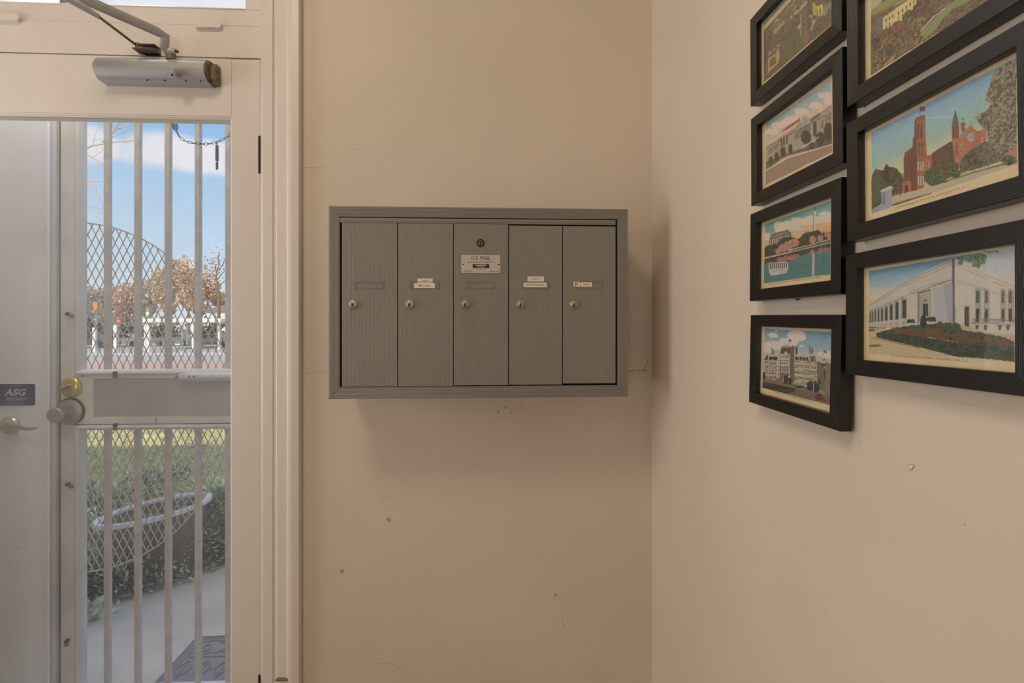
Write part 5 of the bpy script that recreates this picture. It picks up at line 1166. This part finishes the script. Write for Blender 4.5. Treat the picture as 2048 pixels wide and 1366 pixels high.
TR += [(px_, yt_, Y_, 60, kd_, 'autumn tree beyond the street hidden behind the room wall') for px_, yt_, Y_, kd_ in ((580, 545, 90, 'orange'), (660, 560, 92, 'brown'), (745, 540, 88, 'yellow'), (840, 565, 94, 'rust'), (30, 570, 96, 'brown'))]
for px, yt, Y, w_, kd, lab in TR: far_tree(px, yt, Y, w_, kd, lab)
for px, Y, lab in [(178, 80, 'dark evergreen bush beyond the street, leftmost'), (262, 79, 'dark evergreen bush beyond the street between first and second bars'), (330, 78, 'dark evergreen bush behind the shelter'), (425, 66, 'dark evergreen bush at the right end of the shelter')]:
    base = Vector((XA(px, Y), Y, ZS)); r = thing('evergreen_bush', base, lab, 'bush'); b = MB()
    leaves(b, 500, lambda: (base + Vector((random.gauss(0, 1.1), random.gauss(0, .7), abs(random.gauss(0, 1.3)))), (random.gauss(0, 1), random.gauss(0, 1), random.uniform(0, 1))), .55, .4, nm=3)
    b.build('foliage', [mat('crown_dark_%s' % 'abc'[i], c_, .9) for i, c_ in enumerate(FC['dark'])], r, kind='stuff')
# slender bare tree above the roofs at right
Y = 60; base = Vector((XA(436, Y), Y, ZS)); r = thing('slender_tree', base, 'nearly leafless slender tree against the sky at the right bars', 'tree')
b = MB(); top = PA(440, 520, Y); b.tube([base, PA(438, 590, Y), PA(432, 552, Y), top], [.22, .15, .09, .03], 6)
for path in [[(437, 580), (425, 566), (412, 556), (395, 546)], [(433, 556), (424, 545), (412, 535)], [(434, 560), (446, 545), (458, 538)], [(437, 572), (450, 562), (463, 556)], [(433, 548), (430, 530), (424, 515)], [(438, 540), (446, 528), (452, 512)], [(438, 530), (436, 515), (440, 503)]]:
    pts = [PA(x_, y_, Y) for x_, y_ in path]; b.tube(pts, [.07, .05, .03, .02][:len(pts)], 5)
b.build('trunk', m_bark2, r)
b = MB(); leaves(b, 260, lambda: (PA(random.gauss(432, 17), random.gauss(532, 15), Y + random.uniform(-1, 1)), (random.gauss(0, 1), random.gauss(0, 1), random.gauss(0, 1))), .22, .4, nm=3)
b.build('crown', [mat('sparse_leaf_%s' % 'abc'[i], c_, .9) for i, c_ in enumerate([(196, 170, 150), (176, 150, 130), (206, 184, 164)])], r, kind='stuff')
# bus shelter with white canopy
m_sw = mat('shelter_white', (236, 232, 220), .6); m_sg = mat('shelter_panel', (222, 226, 220), .5); m_sd = mat('shelter_shade', (92, 92, 90), .7)
Y = 52; bs = thing('bus_shelter', (XA(385, Y), Y, ZS), 'long white-roofed shelter beyond the street behind the right-hand bars', 'shelter')
xa, xb = XA(301, Y), XA(456, Y); zA, zB = ZA(380, 645.5, Y), ZA(380, 637, Y)
MB().box(xa, xb, Y - 1.4, Y + 1.4, zA, zB, 0, .05).build('canopy', m_sw, bs)
for px in (306, 352, 399, 450): MB().box(XA(px, Y) - .09, XA(px, Y) + .09, Y - 1.2, Y - 1.0, ZS, zA).build('post', m_sw, bs)
for x0, x1 in ((352, 356), (362, 366), (378, 392), (446, 453)): MB().box(XA(x0, Y), XA(x1, Y), Y + .8, Y + .9, ZS + .4, zA - .25).build('panel', m_sg, bs)
MB().box(XA(340, Y), XA(368, Y), Y - .6, Y - .1, ZS + .45, ZS + .55).build('bench', m_sw, bs)
# cars
def car(px, Y, colr, label, facing=1):
    p = Vector((XA(px, Y), Y, ZS - .05)); r = thing('car', p, label, 'car'); cm = mat('car_paint_%d' % colr[0], colr, .3, coat=.6)
    s = facing; pts = [(-2.2, .32), (-2.25, .7), (-2.0, .92), (-1.25, .98), (-.55, 1.42), (.75, 1.45), (1.5, 1.02), (2.15, .9), (2.25, .6), (2.2, .32)]
    MB().prism([(p.x + s * a, p.z + c_) for a, c_ in pts], Y - .85, Y + .85, 'y').build('body', cm, r)
    MB().prism([(p.x + s * a, p.z + c_) for a, c_ in [(-1.1, 1.0), (-.52, 1.36), (.7, 1.39), (1.3, 1.03)]], Y - .87, Y - .85, 'y').build('side_window', mat('car_glass', (40, 46, 52), .1), r)
    for a in (-1.4, 1.4):
        MB().cyl((p.x + a, Y - .88, p.z + .33), (p.x + a, Y - .68, p.z + .33), .33, n=16).build('wheel', mat('tyre', (36, 36, 38), .8), r)
car(250, 62 - 3, (150, 152, 160), 'silver grey car in the street behind the second bar')
car(188, 56, (70, 72, 76), 'dark car in the street behind the leftmost mesh', -1)
car(432, 57, (96, 90, 84), 'dark brown car before the white shelter at right', -1)
car(352, 60.5, (120, 124, 120), 'grey car just right of the second bar')
# traffic lights, stop sign, lamp post, house front
m_pole = mat('pole_grey', (150, 150, 146), .6)
def em(name, col, s):
    m = bpy.data.materials.new(name); m.use_nodes = True; bs_ = m.node_tree.nodes['Principled BSDF']; bs_.inputs['Emission Color'].default_value = rgb(*col); bs_.inputs['Emission Strength'].default_value = s; bs_.inputs['Base Color'].default_value = rgb(*col); return m
for px, py, Y, colr, lab in [(193, 611, 50, (255, 92, 60), 'traffic light showing red beyond the street'), (298, 622, 54, (140, 240, 200), 'traffic light showing green right of the second bar')]:
    p = PA(px, py, Y); r = thing('traffic_light', (p.x, Y, ZS), lab, 'traffic light')
    MB().cyl((p.x, Y, ZS), (p.x, Y, p.z - .6), .09, n=10).build('pole', m_pole, r); MB().box(p.x - .2, p.x + .2, Y - .2, Y + .15, p.z - .75, p.z + .35, 0, .03).build('housing', mat('signal_housing', (190, 160, 60), .6), r)
    MB().cyl((p.x, Y - .21, p.z + (.05 if colr[0] > 200 else -.3)), (p.x, Y - .19, p.z + (.05 if colr[0] > 200 else -.3)), .2, n=16).build('lamp', em('signal_%d' % colr[0], colr, 1.0), r)
Y = 45; p = PA(238, 642, Y); r = thing('stop_sign', (p.x, Y, ZS), 'small red road sign with a white bar between the first and second bars', 'sign')
MB().cyl((p.x, Y, ZS), (p.x, Y, p.z + .1), .04, n=8).build('pole', m_pole, r)
MB().cyl((p.x, Y - .05, p.z), (p.x, Y - .07, p.z), .22, n=8).box(p.x - .14, p.x + .14, Y - .075, Y - .07, p.z - .03, p.z + .03, 1).build('plate', [mat('sign_red', (216, 60, 66), .5), m_sw], r)
for i, (px, y0, lab) in enumerate([(189, 655, 'white bollard post in the street left of the first bar'), (231, 650, 'white post right of the first bar beyond the street'), (297, 650, 'white post right of the second bar beyond the street')]):
    Y = 47; o = MB().box(XA(px, Y) - .14, XA(px, Y) + .14, Y - .1, Y + .1, ZS, ZA(px, y0, Y), 0, .02).build('marker_post', m_sw); tag(o, lab, 'post')
for k, (px, Y, w_, h_, c_, lab) in enumerate([(172, 110, 7, 5.4, (214, 200, 186), 'pale distant house low behind the leftmost bars'), (470, 75, 9, 4.2, (228, 228, 230), 'white distant building at the right edge of the door opening')]):
    x = XA(px, Y); r = thing('house', (x, Y, ZS), lab, 'building')
    MB().box(x - w_ / 2, x + w_ / 2, Y, Y + 6, ZS, ZS + h_).build('wall', mat('house_wall_%d' % k, c_, .8), r)
    MB().prism([(x - w_ / 2 - .3, ZS + h_), (x, ZS + h_ + 1.4), (x + w_ / 2 + .3, ZS + h_)], Y - .3, Y + 6.3, 'y').build('roof', mat('house_roof', (140, 120, 108), .8), r)
    for j in range(3): MB().box(x - w_ / 2 + 1 + j * 2.3, x - w_ / 2 + 2 + j * 2.3, Y - .03, Y + .02, ZS + 1.2, ZS + 2.8).build('window', mat('house_glass', (70, 78, 88), .2), r)
o = MB().box(-60, 60, 44.5, 44.7, ZS - .05, ZS + .12).build('kerb', mat('kerb_grey', (206, 200, 192), .8)); o['kind'] = 'structure'
bpy.context.view_layer.update()
